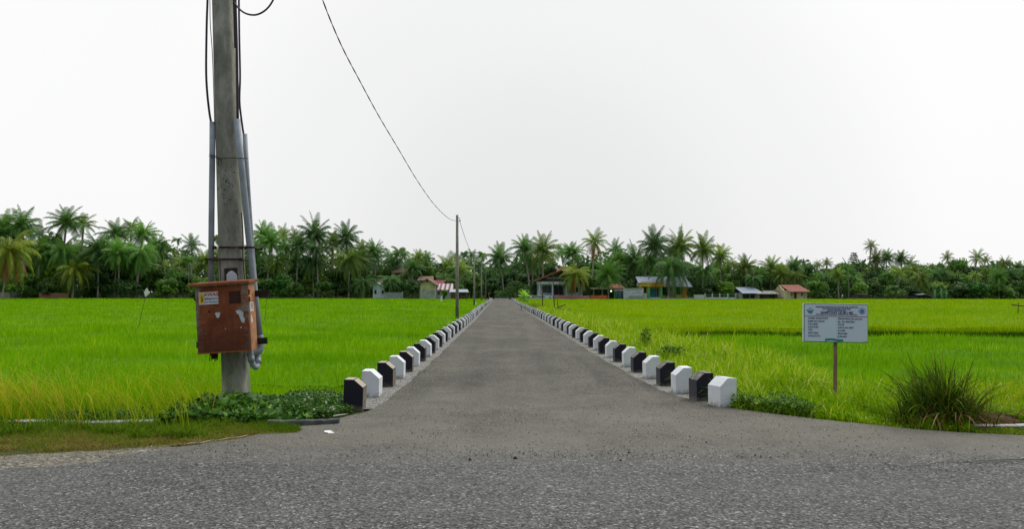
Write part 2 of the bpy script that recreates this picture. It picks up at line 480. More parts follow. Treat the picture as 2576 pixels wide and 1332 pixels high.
M['sign_teal'] = simple('sign_teal', (0.02, 0.26, 0.24), 0.6, 0.1, 5, bmp=0)
M['sign_blue'] = simple('sign_blue', (0.10, 0.24, 0.42), 0.6, 0.1, 5, bmp=0)
M['wood_post'] = simple('weathered_wood', (0.24, 0.155, 0.095), 0.85, 0.3, 10, dirt=(0.10, 0.07, 0.05))
M['dark_wood'] = simple('dark_wood', (0.055, 0.04, 0.028), 0.85, 0.3, 8)
M['kerb'] = simple('kerb_concrete', (0.14, 0.15, 0.15), 0.9, 0.25, 4, dirt=(0.09, 0.10, 0.085))
M['kerb_dark'] = simple('stained_kerb', (0.085, 0.09, 0.088), 0.95, 0.4, 7, dirt=(0.04, 0.045, 0.035), bmp=0.5)
M['kerb_top'] = simple('kerb_top', (0.52, 0.50, 0.45), 0.9, 0.2, 6, dirt=(0.3, 0.28, 0.22))
M['flag'] = simple('white_plastic', (0.78, 0.78, 0.75), 0.6, 0.05, 5, bmp=0)
M['stone'] = simple('dark_stone', (0.05, 0.047, 0.042), 0.9, 0.4, 30)
M['light_stone'] = simple('light_stone', (0.48, 0.46, 0.42), 0.9, 0.2, 30)
M['mound'] = simple('brown_earth', (0.085, 0.055, 0.03), 0.95, 0.4, 20)
# ================================================================ terrain
YT = [-2, 9.2, 11.3, 11.95, 12.8, 13.9, 15.0, 16.2, 20.4, 27.5, 33.9, 41, 50.5, 68.5, 97, 157, 164, 175, 400]
XRt = [6.6, 3.7, 2.88, 2.70, 2.58, 2.53, 2.475, 2.42, 2.28, 2.14, 2.02, 1.86, 1.66, 1.25, 0.62, -0.12, -0.02, 0.6, 0.6]
YL = [-2, 9.2, 11.1, 13.0, 14, 16.6, 20, 25.4, 46.9, 91.6, 157, 163, 168, 175, 400]
XLt = [-4, -2.35, -2.03, -2.01, -2.0, -2.0, -2.0, -2.06, -2.24, -2.92, -3.70, -4.2, -5.2, -6.0, -6.0]
def xr(y): return np.interp(y, YT, XRt)
def xl(y): return np.interp(y, YL, XLt)
FIELD_Z = -0.5
FAR_L, FAR_R = 205.0, 180.0
def sstep(t): t = np.clip(t, 0, 1); return t * t * (3 - 2 * t)
def ground_z(x, y):
    """road corridor and far village at -0.02, paddy fields half a metre lower"""
    x = np.asarray(x, float); y = np.asarray(y, float)
    bank_r = np.interp(y, [0, 12, 16, 20, 28, 44, 70, 110, 180], [2.6, 2.6, 3.0, 3.1, 2.1, 1.3, 1.2, 1.0, 0.8])
    dl = (xl(y) - 0.38) - x
    dr = x - (xr(y) + 0.45 + bank_r * 0.55)
    side = np.maximum(sstep(dl / 0.5), sstep(dr / 0.9))
    near = sstep((y - 11.0 - 0.8 * (x > 0)) / 1.2)
    far = np.where(x < -3, FAR_L, FAR_R)
    farm = 1 - sstep((y - far) / 1.5)
    return -0.03 + (FIELD_Z + 0.03) * side * near * farm

xs = np.unique(np.concatenate([np.arange(-12, 12, 0.2), np.arange(-40, 40, 1.0), np.arange(-160, 161, 8.0), np.array([-3000, -1500, -700, -350, 350, 700, 1500, 3000])]))
ys = np.unique(np.concatenate([np.arange(7, 24, 0.2), np.arange(-10, 60, 1.0), np.arange(60, 260, 4.0), [178, 180, 180.7, 181.5, 205, 205.7, 206.5], np.array([-3000, -800, -200, -50, 300, 500, 900, 1800, 4000])]))
gx, gy = np.meshgrid(xs, ys)
gz = ground_z(gx, gy)
V = np.stack([gx.ravel(), gy.ravel(), gz.ravel()], 1)
nx, ny = len(xs), len(ys)
ii = (np.arange(ny - 1)[:, None] * nx + np.arange(nx - 1)[None, :]).ravel()
Q = np.stack([ii, ii + 1, ii + nx + 1, ii + nx], 1)
g = link('ground', np_mesh('ground', V, None, M['soil'], Q=Q))
tag(g, kind='structure')

# main road crossing in front: coarse asphalt sheet
def strip_mesh(name, ysamp, left, right, z, mat, nxs=2, parent=None):
    vs, fs = [], []
    n = len(ysamp)
    for y, a, b2 in zip(ysamp, left, right):
        for k in range(nxs):
            t = k / (nxs - 1)
            vs.append((a + (b2 - a) * t, y, z))
    for i in range(n - 1):
        for k in range(nxs - 1):
            q = i * nxs + k
            fs.append((q, q + 1, q + nxs + 1, q + nxs))
    mb = MB(); mb.add(vs, fs)
    return mb.build(name, mat, parent)

def wob(x, seed, amp, freqs=(1.0, 2.7, 7.1, 17.0)):
    r = random.Random(seed)
    s = 0
    for i, f in enumerate(freqs):
        s = s + np.sin(np.asarray(x) * f * 2 + r.random() * 6.28) * amp / (1 + i * 0.9)
    return s
# its far edge runs at about 7.6 m
X = np.concatenate([np.arange(-60, -8, 2.0), np.arange(-8, 9, 0.06), np.arange(9, 61, 2.0)])
edge = np.interp(X, [-60, -7, -5, -4.0, -3.2, 60], [6.9, 7.25, 7.42, 7.7, 8.25, 8.2]) + wob(X, 3, 0.035)
vs = [(x, -3.2, -0.012) for x in X] + [(x, e, -0.012) for x, e in zip(X, edge)]
n = len(X)
mb = MB(); mb.add(vs, [(i, i + 1, n + i + 1, n + i) for i in range(n - 1)])
tag(mb.build('main_road', M['main_asphalt']), kind='structure')

# gravel shoulder (left of the junction)
X = np.arange(-14, -1.5, 0.08)
top = 0.12 + np.interp(X, [-14, -4.96, -3.9, -2.9, -2.2], [7.9, 8.0, 8.32, 8.95, 9.4]) + wob(X, 9, 0.04)
vs = [(x, 6.6, -0.018) for x in X] + [(x, t, -0.018) for x, t in zip(X, top)]
n = len(X)
mb = MB(); mb.add(vs, [(i, i + 1, n + i + 1, n + i) for i in range(n - 1)])
tag(mb.build('gravel_shoulder', M['gravel_soil']), kind='structure')

# village road: flares into the main road
ysamp = np.concatenate([np.arange(7.2, 26, 0.07), np.arange(26, 70, 0.5), np.arange(70, 172, 2.0)])
lt = np.interp(ysamp, [7.2, 7.9, 8.26, 8.86, 9.37, 9.88, 10.4, 10.9, 11.8, 13], [-3.9, -3.85, -3.6, -3.0, -2.72, -2.42, -2.14, -1.95, -1.86, -1.82])
lt = np.where(ysamp > 13, xl(ysamp) + 0.17, lt) + wob(ysamp, 5, 0.018)
rt = np.interp(ysamp, [7.2, 8.2, 9.1, 9.24, 9.5, 10.09, 10.65, 11.25, 11.8, 12.6, 13.4], [14, 9.5, 5.75, 5.28, 4.72, 4.03, 3.46, 2.98, 2.74, 2.55, 2.38])
rt = np.where(ysamp > 13.4, xr(ysamp) - 0.16, rt) + wob(ysamp, 6, 0.018)
nx = 14
vs, fs = [], []
def crown_z(x, y, a, c): return 0.02 * (1 - ((2 * (x - a) / (c - a)) - 1) ** 2) * sstep((y - 11) / 5)
for y, a, c in zip(ysamp, lt, rt):
    for k in range(nx):
        x = a + (c - a) * k / (nx - 1)
        yy = y
        if y < 8.0:       # ragged front edge over the old coarse asphalt
            t = (8.0 - y) / 0.8
            yy = 8.0 - t * (0.52 + 0.28 * math.sin(x * 0.7 + 1) + float(wob(x, 4, 0.05)))
        vs.append((x, yy, 0.004 + crown_z(x, y, a, c) - 0.0152 * float(np.clip((8.0 - y) / 0.8, 0, 1))))
for i in range(len(ysamp) - 1):
    for k in range(nx - 1):
        q = i * nx + k
        fs.append((q, q + 1, q + nx + 1, q + nx))
mb = MB(); mb.add(vs, fs)
tag(mb.build('village_road', M['side_asphalt'], smooth=True), kind='structure')

# concrete strips under both rows of blocks
ys2 = np.concatenate([np.arange(11.2, 30, 0.2), np.arange(30, 168, 2.0)])
tag(strip_mesh('road_edge_strip', ys2, xl(ys2) - 0.42, xl(ys2) + 0.24, -0.004, M['edge_concrete']), kind='structure')
tag(strip_mesh('road_edge_strip', ys2, xr(ys2) - 0.22, xr(ys2) + 0.42, -0.004, M['edge_concrete']), kind='structure')

# ================================================================ grass / rice
def blades(px, py, pz, h, wd, lean, tint, nseg=2, curl=0.5, az=None, face=None):
    """n blades as tapering strips; returns V, T, Q, tint"""
    n = len(px)
    az = NR.uniform(0, 2 * np.pi, n) if az is None else az
    fa = NR.uniform(0, np.pi, n) if face is None else face      # facing of the flat side
    wx, wy = np.cos(fa), np.sin(fa)
    dx, dy = np.cos(az), np.sin(az)
    rows = []
    for s in range(nseg + 1):
        t = s / nseg
        hz = h * t * (1 - curl * lean * t * t * 0.6)
        off = h * lean * t ** 1.8
        cx, cy, cz = px + dx * off, py + dy * off, pz + hz
        if s < nseg:
            ww = wd * 0.5 * (1.0 if s == 0 else (1 - t * 0.55))
            rows.append(np.stack([cx - wx * ww, cy - wy * ww, cz], 1))
            rows.append(np.stack([cx + wx * ww, cy + wy * ww, cz], 1))
        else:
            rows.append(np.stack([cx, cy, cz], 1))
    k = 2 * nseg + 1
    V = np.stack(rows, 1).reshape(-1, 3)
    base = np.arange(n) * k
    Qs = [np.stack([base + 2 * s, base + 2 * s + 1, base + 2 * s + 3, base + 2 * s + 2], 1) for s in range(nseg - 1)]
    Q = np.concatenate(Qs) if Qs else np.zeros((0, 4), int)
    T = np.stack([base + 2 * nseg - 2, base + 2 * nseg - 1, base + 2 * nseg], 1)
    return V, T, Q, np.repeat(tint, k)

class Bag:
    def __init__(s): s.V, s.T, s.Q, s.t, s.n = [], [], [], [], 0
    def add(s, V, T, Q, t):
        s.V.append(V)
        if T is not None and len(T): s.T.append(T + s.n)
        if Q is not None and len(Q): s.Q.append(Q + s.n)
        s.t.append(t); s.n += len(V)
    def build(s, name, mat):
        T = np.concatenate(s.T) if s.T else None
        Q = np.concatenate(s.Q) if s.Q else None
        me = np_mesh(name, np.concatenate(s.V), T, mat, np.concatenate(s.t), Q)
        return me

HALF = 0.66    # half width of the view per metre of depth (a bit more than seen)
def scatter(n, y0, y1, xf0, xf1, power=1.0):
    """random points between depth y0..y1 and x functions"""
    y = NR.uniform(y0, y1, n); a, b2 = xf0(y), xf1(y)
    wmax = np.max(b2 - a)
    keep = NR.uniform(0, wmax, n) < (b2 - a)
    y, a, b2 = y[keep], a[keep], b2[keep]
    return NR.uniform(a, b2), y

RL = leafy('rice_left', [(0.0, (0.115, 0.264, 0.0026)), (0.5, (0.208, 0.448, 0.0026)), (0.85, (0.323, 0.580, 0.0038)), (1.0, (0.522, 0.632, 0.0256))],
           trans=0.45, rough=0.7, spec=0.04, pos=((0.06, 0.28, 0.1), [(0.3, (0.74, 0.86, 0.9)), (0.7, (1.16, 1.07, 1.0))]))
RR = leafy('rice_right_far', [(0.0, (0.165, 0.300, 0.0025)), (0.5, (0.282, 0.463, 0.0025)), (0.85, (0.385, 0.550, 0.0037)), (1.0, (0.550, 0.600, 0.0250))],
           trans=0.45, rough=0.7, spec=0.04, pos=((0.04, 0.22, 0.1), [(0.3, (0.76, 0.88, 0.9)), (0.7, (1.16, 1.05, 1.0))]))
RN = leafy('rice_right_near', [(0.0, (0.092, 0.237, 0.0026)), (0.5, (0.185, 0.409, 0.0026)), (0.85, (0.284, 0.527, 0.0038)), (1.0, (0.461, 0.593, 0.0256))],
           trans=0.45, rough=0.7, spec=0.04, pos=((0.35, 0.55, 0.1), [(0.35, (0.72, 0.84, 0.9)), (0.62, (1.12, 1.06, 1.0))]))

def rice(name, xf0, xf1, y0, y1, top, mat, label, densmul=1.0, sheet_from=15.0):
    bag = Bag()
    def seg(ya, yb, dens, wd, hh, nseg, spread=0.10):
        ya, yb = max(ya, y0), min(yb, y1)
        if yb <= ya: return
        yy = np.linspace(ya, yb, 50)
        area = np.trapz(np.maximum(xf1(yy) - xf0(yy), 0), yy)
        wmax = np.max(xf1(yy) - xf0(yy))
        ncand = int(dens * densmul * wmax * (yb - ya))
        x, y = scatter(ncand, ya, yb, xf0, xf1)
        n = len(x)
        # hills: gather into tufts on a rough 0.2 m grid
        if yb < 40:
            x = x + (np.round(x / 0.2) * 0.2 - x) * 0.45
            y = y + (np.round(y / 0.2) * 0.2 - y) * 0.45
        patch = 0.07 * np.sin(x * 0.9 + 1.3 * np.sin(y * 0.5)) + 0.04 * np.sin(y * 1.7 + x * 0.4)
        zt = top + patch * 0.8 + NR.normal(0, spread * 0.62, n)
        t = np.clip(NR.normal(0.47, 0.25, n) + 0.10 * np.sin(x * 1.3 + y * .6) * np.sin(y * 0.37 + 1), 0, 1)
        t = np.where(NR.uniform(0, 1, n) < 0.012, 1.0, t)
        V, T, Q, tt = blades(x, y, zt - hh, np.full(n, hh) * NR.uniform(0.85, 1.15, n), wd * NR.uniform(0.7, 1.3, n),
                             NR.uniform(0.05, 0.42, n), t, nseg, face=NR.normal(0, 0.75, n))
        bag.add(V, T, Q, tt)
    seg(0, 16, 900, 0.011, 0.50, 3)
    seg(16, 24, 560, 0.015, 0.46, 2)
    seg(24, 40, 260, 0.022, 0.42, 2)
    seg(40, 75, 75, 0.040, 0.36, 1)
    seg(75, 130, 22, 0.080, 0.32, 1)
    seg(130, 260, 9, 0.14, 0.30, 1)
    # closed leaf canopy a little below the tips
    sy = np.unique(np.clip(np.concatenate([np.arange(sheet_from, 40, 0.4), np.arange(40, 260, 2.0)]), max(sheet_from, y0 + 0.3), y1))
    k = 90
    rowsV = []
    for yv in sy:
        a, b2 = float(xf0(np.array([yv]))[0]), float(xf1(np.array([yv]))[0])
        xx = np.linspace(a, max(b2, a + 0.01), k)
        zz = top - 0.13 + NR.normal(0, 0.02, k) + 0.03 * np.sin(xx * 0.9 + 1.3 * np.sin(yv * 0.5))
        rowsV.append(np.stack([xx, np.full(k, yv) + NR.normal(0, 0.05, k) * (yv > sy[0]), zz], 1))
    V = np.concatenate(rowsV)
    i0 = (np.arange(len(sy) - 1)[:, None] * k + np.arange(k - 1)[None, :]).ravel()
    bag.add(V, None, np.stack([i0, i0 + 1, i0 + k + 1, i0 + k], 1), NR.uniform(0.05, 0.35, len(V)))
    o = link(name, bag.build(name, mat))
    return tag(o, label, 'rice', kind='stuff')

bank = lambda y: xr(y) + 0.4 + np.interp(y, [0, 12, 16, 20, 28, 44, 70, 110, 180], [2.6, 2.6, 3.0, 3.1, 2.1, 1.3, 1.2, 1.0, 0.8])
rice('rice_plants', lambda y: -HALF * y - 1.5, lambda y: xl(y) - 0.62 + 0 * y, 11.0, FAR_L, 0.02, RL, 'bright green young rice filling the paddy left of the village road')
rice('rice_plants', lambda y: bank(y) + 0 * y, lambda y: HALF * y + 1.5, 12.2, 34.2, -0.17, RN, 'deeper green young rice in the near paddy behind the information sign')
rice('rice_plants', lambda y: bank(y) + 0 * y, lambda y: HALF * y + 1.5, 36.6, FAR_R, 0.08, RR, 'yellow green rice in the farther paddy right of the village road', sheet_from=37.5)


G_GREEN = leafy('bank_grass', [(0, (0.065, 0.169, 0.0024)), (0.45, (0.195, 0.390, 0.0032)), (0.8, (0.377, 0.546, 0.0048)), (0.93, (0.598, 0.624, 0.0400)), (1, (0.660, 0.660, 0.1760))], trans=0.4, rough=0.7, spec=0.06)
G_DRY = leafy('dry_grass', [(0, (0.09, 0.23, 0.003)), (0.35, (0.20, 0.39, 0.004)), (0.6, (0.38, 0.46, 0.008)), (0.8, (0.55, 0.47, 0.03)), (1, (0.58, 0.36, 0.05))], trans=0.4, rough=0.7, spec=0.06)
G_TURF = leafy('verge_turf', [(0, (0.06, 0.15, 0.006)), (0.4, (0.16, 0.26, 0.010)), (0.7, (0.22, 0.22, 0.035)), (1, (0.26, 0.17, 0.06))], trans=0.3, rough=0.8, spec=0.05)

def put(bag, x, y, h, wd, lean, tint, nseg=3, z=None, curl=1.0, az=None):
    z = ground_z(x, y) if z is None else z
    V, T, Q, t = blades(x, y, z, h, wd, lean, np.clip(tint, 0, 1), nseg, curl=curl, az=az, face=NR.normal(0, 0.8, len(x)))
    bag.add(V, T, Q, t)

def U(a, b2, n): return NR.uniform(a, b2, n)
# right bund: tall lush grass between the blocks and the near paddy
bag = Bag()
n = 85000
y = 11.0 + (U(0, 1, n) ** 1.5) * 60
f = U(0, 1, n)
a0 = xr(y) + 0.36; a1 = bank(y) + 0.35
x = a0 + (a1 - a0) * f
clump = 0.5 + 0.5 * np.sin(x * 3.1 + np.sin(y * 1.3) * 2) * np.sin(y * 1.9 + 0.7)
hh = (0.28 + 0.42 * np.clip(f * 2.2, 0, 1) * (0.35 + clump * 0.95)) * U(0.5, 1.3, n)
hh *= np.interp(y, [11, 14, 30, 70], [0.75, 1.0, 0.9, 0.7])
hh *= np.where((y < 12.3) & (x > 3.6), 0.45, 1.0) * np.where((np.abs(x - 4.62) < .16) & (y < 11.75), 0.3, 1.0)
put(bag, x, y, hh + 0.05, 0.0105 * np.interp(y, [11, 30, 70], [1, 1.9, 4.0]) * U(0.6, 1.5, n), U(0.1, 1.1, n), NR.normal(0.55, 0.24, n) + 0.14 * clump, 4)
n = 9000
y = 71 + U(0, 1, n) * 105; x = xr(y) + 0.4 + U(0, 1.2, n)
put(bag, x, y, U(0.2, 0.5, n), U(0.04, 0.08, n), U(0.1, 0.6, n), NR.normal(0.5, 0.2, n), 2)
# left bank behind the left row
n = 16000
y = 12.3 + (U(0, 1, n) ** 1.3) * 90
x = xl(y) - 0.42 - U(0, 0.35, n)
put(bag, x, y, U(0.1, 0.36, n), 0.008 * np.interp(y, [11, 30, 100], [1, 2.2, 6.0]), U(0.1, 0.6, n), NR.normal(0.4, 0.15, n), 2)
# right verge of the junction, sign side
n = 36000
x = U(2.95, 9.2, n)
ye = np.interp(x, [2.9, 3.46, 4.03, 4.72, 5.28, 5.75, 9.2], [11.35, 10.75, 10.2, 9.62, 9.36, 9.25, 9.3])
y = ye + U(0.04, 3.2, n) ** 1.0
dd = y - ye
cl2 = 0.5 + 0.5 * np.sin(x * 4.3 + 1) * np.sin(y * 3.1 + x)
hh = np.interp(dd, [0, 0.2, 0.7, 2.2, 3.2], [0.12, 0.24, 0.33, 0.36, 0.40]) * U(0.45, 1.3, n) * (0.65 + 0.6 * cl2)
hh *= np.where((x > 5.35) & (dd < 0.8), 0.3, 1.0) * np.where((np.abs(x - 4.58) < .17) & (y < 11.75), 0.35, 1.0)
z = ground_z(x, y)
put(bag, x, y, hh, U(0.006, 0.016, n), U(0.15, 1.2, n), NR.normal(0.50, 0.25, n), 5, z=z)
tag(link('grass', bag.build('grass', G_GREEN)), 'tall lush grass growing on the road banks beside the blocks', 'grass', kind='stuff')

# strip of dark blades: the shade between the two right paddies, put into colour
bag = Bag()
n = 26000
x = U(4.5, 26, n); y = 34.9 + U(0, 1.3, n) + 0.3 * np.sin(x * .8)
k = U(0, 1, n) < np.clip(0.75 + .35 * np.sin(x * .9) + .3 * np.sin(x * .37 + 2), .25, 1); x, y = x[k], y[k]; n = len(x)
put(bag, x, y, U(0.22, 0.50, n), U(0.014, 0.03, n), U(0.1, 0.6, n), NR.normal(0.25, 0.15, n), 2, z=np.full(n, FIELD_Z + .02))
G_SHADE = leafy('bund_shade', [(0, (0.02, 0.06, 0.003)), (0.6, (0.05, 0.14, 0.004)), (1, (0.14, 0.24, 0.01))], trans=0.25, rough=0.8, spec=0.04)
tag(link('bund_shade', bag.build('bund_shade', G_SHADE)), 'dark green blades standing in for shade between the two right paddies', 'weeds', kind='stuff')

# left dry seeding grass in front of the paddy
bag = Bag()
n = 15000
x = -7.4 + U(0, 1, n) ** 1.25 * 4.3
y = U(9.95, 11.6, n)
dens = np.interp(x, [-7.4, -6.2, -5.4, -3.2], [0.9, 0.55, 0.30, 0.2])
k = U(0, 1, n) < dens; x, y = x[k], y[k]; n = len(x)
dry = np.interp(x, [-7.4, -6.2, -5.0, -3.1], [0.46, 0.33, 0.24, 0.24])
put(bag, x, y, U(0.12, 0.52, n) * np.interp(x, [-7.4, -5.8, -3.2], [1.15, 0.9, 0.7]), U(0.005, 0.010, n), U(0.1, 0.8, n), NR.normal(0, 0.2, n) + dry, 3)
# long arching seed stalks
for (x0, x1, n, t0, h0, h1) in ((-7.6, -6.0, 480, 0.74, 0.5, 1.15), (-6.0, -4.9, 110, 0.68, 0.5, 1.1), (-4.9, -3.7, 140, 0.62, 0.6, 1.2), (-4.45, -3.85, 120, 0.5, 0.3, 0.8)):
    x = U(x0, x1, n); y = U(9.5, 11.2, n)
    az = np.where(U(0, 1, n) < 0.8, NR.normal(2.9, 0.5, n), U(0, 6.28, n))
    put(bag, x, y, U(h0, h1, n), U(0.0055, 0.0095, n), U(0.45, 1.05, n), NR.normal(t0, 0.13, n), 7, az=az)
tag(link('dry_grass', bag.build('dry_grass', G_DRY)), 'yellow seeding grass leaning over the drain wall at the left', 'grass', kind='stuff')
# right edge dry stalks
bag = Bag()
n = 380
x = U(5.6, 8.6, n); y = U(10.0, 11.6, n)
put(bag, x, y, U(0.45, 1.0, n), U(0.005, 0.009, n), U(0.4, 1.0, n), NR.normal(0.6, 0.15, n), 7, az=np.where(U(0, 1, n) < 0.6, NR.normal(0.4, 0.5, n), NR.normal(2.8, 0.5, n)))
n = 2500
x = U(5.4, 8.8, n); y = U(10.2, 12.4, n)
put(bag, x, y, U(0.2, 0.5, n), U(0.006, 0.010, n), U(0.2, 0.9, n), NR.normal(0.45, 0.2, n), 3)
tag(link('dry_grass', bag.build('dry_grass', G_DRY)), 'thin yellow stalks leaning at the right edge beyond the dark clump', 'grass', kind='stuff')

# verge turf
bag = Bag()
n = 60000
x = U(-8.2, -2.45, n)
ylo = np.interp(x, [-8.2, -4.96, -3.9, -2.9, -2.45], [7.95, 8.05, 8.36, 8.95, 9.2])
yhi = np.interp(x, [-8.2, -3.2, -2.45], [9.95, 9.9, 9.5])
y = ylo + (yhi - ylo) * U(0, 1, n)
fr = (y - ylo) / (yhi - ylo)
pt = 0.5 + 0.5 * np.sin(x * 2.3 + 1.0) * np.sin(x * 5.1 + y * 3)
hh = (0.022 + 0.12 * fr * (0.45 + 0.8 * pt)) * U(0.5, 1.4, n)
hh *= np.where((fr > 0.72) & (x < -4.2), 0.35, 1.0)
bare = np.sin(x * 3.7 + 2 * np.sin(y * 4)) * np.sin(y * 7 + x * 1.3)
keep = (U(0, 1, n) < (0.35 + fr * 1.5)) & (U(0, 1, n) > np.clip(bare * 1.6 - .1, 0, .93) * (1 - fr * .6))
dry = 0.70 - 0.50 * fr + 0.20 * np.sin(x * 1.7) * np.sin(x * 4.4 + y * 5) + 0.12 * (1 - pt)
x, y, hh, dry = x[keep], y[keep], hh[keep], dry[keep]; n = len(x)
put(bag, x, y, hh, U(0.004, 0.010, n), U(0.2, 1.2, n), NR.normal(0, 0.16, n) + dry, 2)
n = 9000
x = U(5.3, 9.0, n); y = np.interp(x, [5.3, 5.75, 9], [9.28, 9.2, 8.75]) + U(0, 1, n) * 0.7
put(bag, x, y, U(0.02, 0.10, n), U(0.005, 0.01, n), U(0.2, 1.2, n), NR.normal(0.5, 0.2, n), 2)
for (cx_, cy_, m_, s_) in [(U(-8, -3.2, 1)[0], U(9.0, 9.9, 1)[0], R.randrange(60, 160), R.uniform(.05, .14)) for _ in range(60)]:
    x = cx_ + NR.normal(0, s_, m_); y = cy_ + NR.normal(0, s_ * .6, m_)
    put(bag, x, y, U(0.06, 0.24, m_), U(0.006, 0.011, m_), U(0.2, 1.1, m_), NR.normal(0.25, 0.14, m_), 3, z=np.full(m_, -.03))
for (cx_, cy_, m_, s_) in [(U(-8, -3.2, 1)[0], U(8.3, 9.4, 1)[0], R.randrange(40, 140), R.uniform(.06, .18)) for _ in range(75)]:
    x = cx_ + NR.normal(0, s_, m_); y = np.maximum(cy_ + NR.normal(0, s_ * .5, m_), np.interp(x, [-8.2, -4.96, -3.9, -2.9, -2.45], [7.95, 8.05, 8.36, 8.95, 9.2]))
    put(bag, x, y, U(0.03, 0.10, m_), U(0.006, 0.011, m_), U(0.6, 1.6, m_), NR.normal(0.85, 0.12, m_), 3, z=np.full(m_, -.03))
tag(link('verge_grass', bag.build('verge_grass', G_TURF)), 'short trampled green and straw coloured grass along the road verge', 'grass', kind='stuff')

# creeping broad leaves at the foot of the big pole
def leaf_cloud(n, cx, cy, cz, size, tint, tilt=0.7, ell=0.75):
    """n flat kite leaves (two tris folded at the midrib)"""
    az = U(0, 6.283, n); el = NR.normal(0.2, tilt * 0.6, n)
    roll = NR.normal(0, tilt, n)
    d = np.stack([np.cos(az) * np.cos(el), np.sin(az) * np.cos(el), np.sin(el)], 1)
    s0 = np.stack([-np.sin(az), np.cos(az), np.zeros(n)], 1)
    u = np.cross(s0, d)
    s = s0 * np.cos(roll)[:, None] + u * np.sin(roll)[:, None]
    u2 = np.cross(d, s)
    C = np.stack([cx, cy, cz], 1)
    L = size[:, None]
    W2 = L * ell * 0.5
    P0 = C; P1 = C + d * L * 0.45 + s * W2 - u2 * L * 0.12; P2 = C + d * L; P3 = C + d * L * 0.45 - s * W2 - u2 * L * 0.12
    V = np.stack([P0, P1, P2, P3], 1).reshape(-1, 3)
    b0 = np.arange(n) * 4
    T = np.concatenate([np.stack([b0, b0 + 1, b0 + 2], 1), np.stack([b0, b0 + 2, b0 + 3], 1)])
    return V, T, None, np.repeat(np.clip(tint, 0, 1), 4)

CREEP = leafy('creeper_leaf', [(0, (0.02, 0.06, 0.006)), (0.45, (0.045, 0.13, 0.012)), (0.72, (0.11, 0.26, 0.02)), (0.9, (0.24, 0.38, 0.06)), (1, (0.62, 0.66, 0.50))], trans=0.3, rough=0.45, spec=0.18)
bag = Bag()
n = 4600
x = U(-4.3, -2.5, n); y = U(9.85, 11.5, n)
mz = 0.18 * np.exp(-((x + 3.7) / 0.75) ** 2) * np.exp(-((y - 10.7) / 0.8) ** 2) + 0.09
z = -0.03 + U(0, 1, n) ** 0.6 * mz
bag.add(*leaf_cloud(n, x, y, z, U(0.05, 0.13, n), NR.normal(0.45, 0.2, n), 0.6, 0.9))
n = 9500
x = U(-3.3, -2.02, n); y = U(10.4, 12.1, n)
k = (x < np.interp(y, [10.3, 10.9, 11.6, 12.2], [-2.35, -2.12, -2.28, -2.3])) & ~((x > -2.3) & (y > 11.1)); x, y = x[k], y[k]; n = len(x)
mz = 0.15 * np.exp(-((x + 2.9) / 0.7) ** 2) + 0.05
z = -0.03 + U(0, 1, n) ** 0.6 * mz
t = NR.normal(0.42, 0.2, n); t = np.where(U(0, 1, n) < 0.05, 1.0, np.minimum(t, 0.9))
bag.add(*leaf_cloud(n, x, y, z, U(0.02, 0.055, n), t, 0.7, 0.7))
# ground herbs at the right row's first block
n = 4200
x = U(2.95, 3.9, n); y = np.interp(x, [2.95, 3.46, 4.03, 4.5], [11.35, 10.75, 10.2, 9.8]) + 0.05 + U(0, 1.3, n)
z = ground_z(x, y) + U(0, 1, n) ** 0.7 * 0.2
bag.add(*leaf_cloud(n, x, y, z, U(0.03, 0.08, n), NR.normal(0.55, 0.18, n).clip(0, 0.9), 0.7, 0.55))
n = 700
x = U(-5.7, -4.4, n); y = U(9.98, 10.3, n)
bag.add(*leaf_cloud(n, x, y, U(-0.02, 0.14, n), U(0.03, 0.07, n), NR.normal(0.4, 0.2, n).clip(0, 0.9), 0.7, 0.5))
tag(link('creeping_plants', bag.build('creeping_plants', CREEP)), 'dark green creeping broad leaves covering the ground at the road corners', 'ground cover', kind='stuff')

# debris grit on the asphalt
def grit(name, mat, n, seed, lab, region):
    r = random.Random(seed)
    mb = MB()
    for i in range(n):
        x, y = region(r)
        s = r.uniform(0.003, 0.0075) * (1 if r.random() < 0.98 else 1.8)
        zz = 0.012 if y > 7.8 else -0.006
        zz = zz if y < 11 else 0.018
        a = r.random() * 6.28
        vs = []
        for k in range(5):
            an = a + k * 1.2566
            vs.append((x + math.cos(an) * s * r.uniform(0.7, 1.3), y + math.sin(an) * s * r.uniform(0.7, 1.3), zz - 0.004))
        vs.append((x + r.uniform(-.3, .3) * s, y + r.uniform(-.3, .3) * s, zz + s * r.uniform(0.5, 1.2)))
        mb.add(vs, [(k, (k + 1) % 5, 5) for k in range(5)])
    tag(mb.build(name, mat), lab, 'gravel', kind='stuff')
def reg_a(r):
    k = r.random()
    if k < 0.35: return r.gauss(1.3, 1.9), r.gauss(7.9, 0.28)
    if k < 0.8: return r.uniform(-3, 4.5), r.uniform(7.6, 11.5)
    if k < 0.9: return -1.75 + r.gauss(0, 0.12), r.uniform(12, 20)
    return r.uniform(-5.5, -2.5), r.uniform(7.7, 8.6)
grit('road_grit', M['stone'], 2300, 5, 'dark loose grit scattered on the asphalt junction', reg_a)
grit('road_grit', M['light_stone'], 650, 6, 'pale stone chips scattered on the asphalt', lambda r: (r.uniform(-4, 5), r.uniform(5.4, 11)))
grit('edge_debris', M['stone'], 500, 8, 'dark crumbs lying on the concrete strips under the blocks', lambda r: (lambda y, s: ((xl(y) + r.uniform(0, 0.2)) if s else (xr(y) - r.uniform(0, 0.2)), y))(11.5 + r.random() ** 1.7 * 30, r.random() < 0.5))

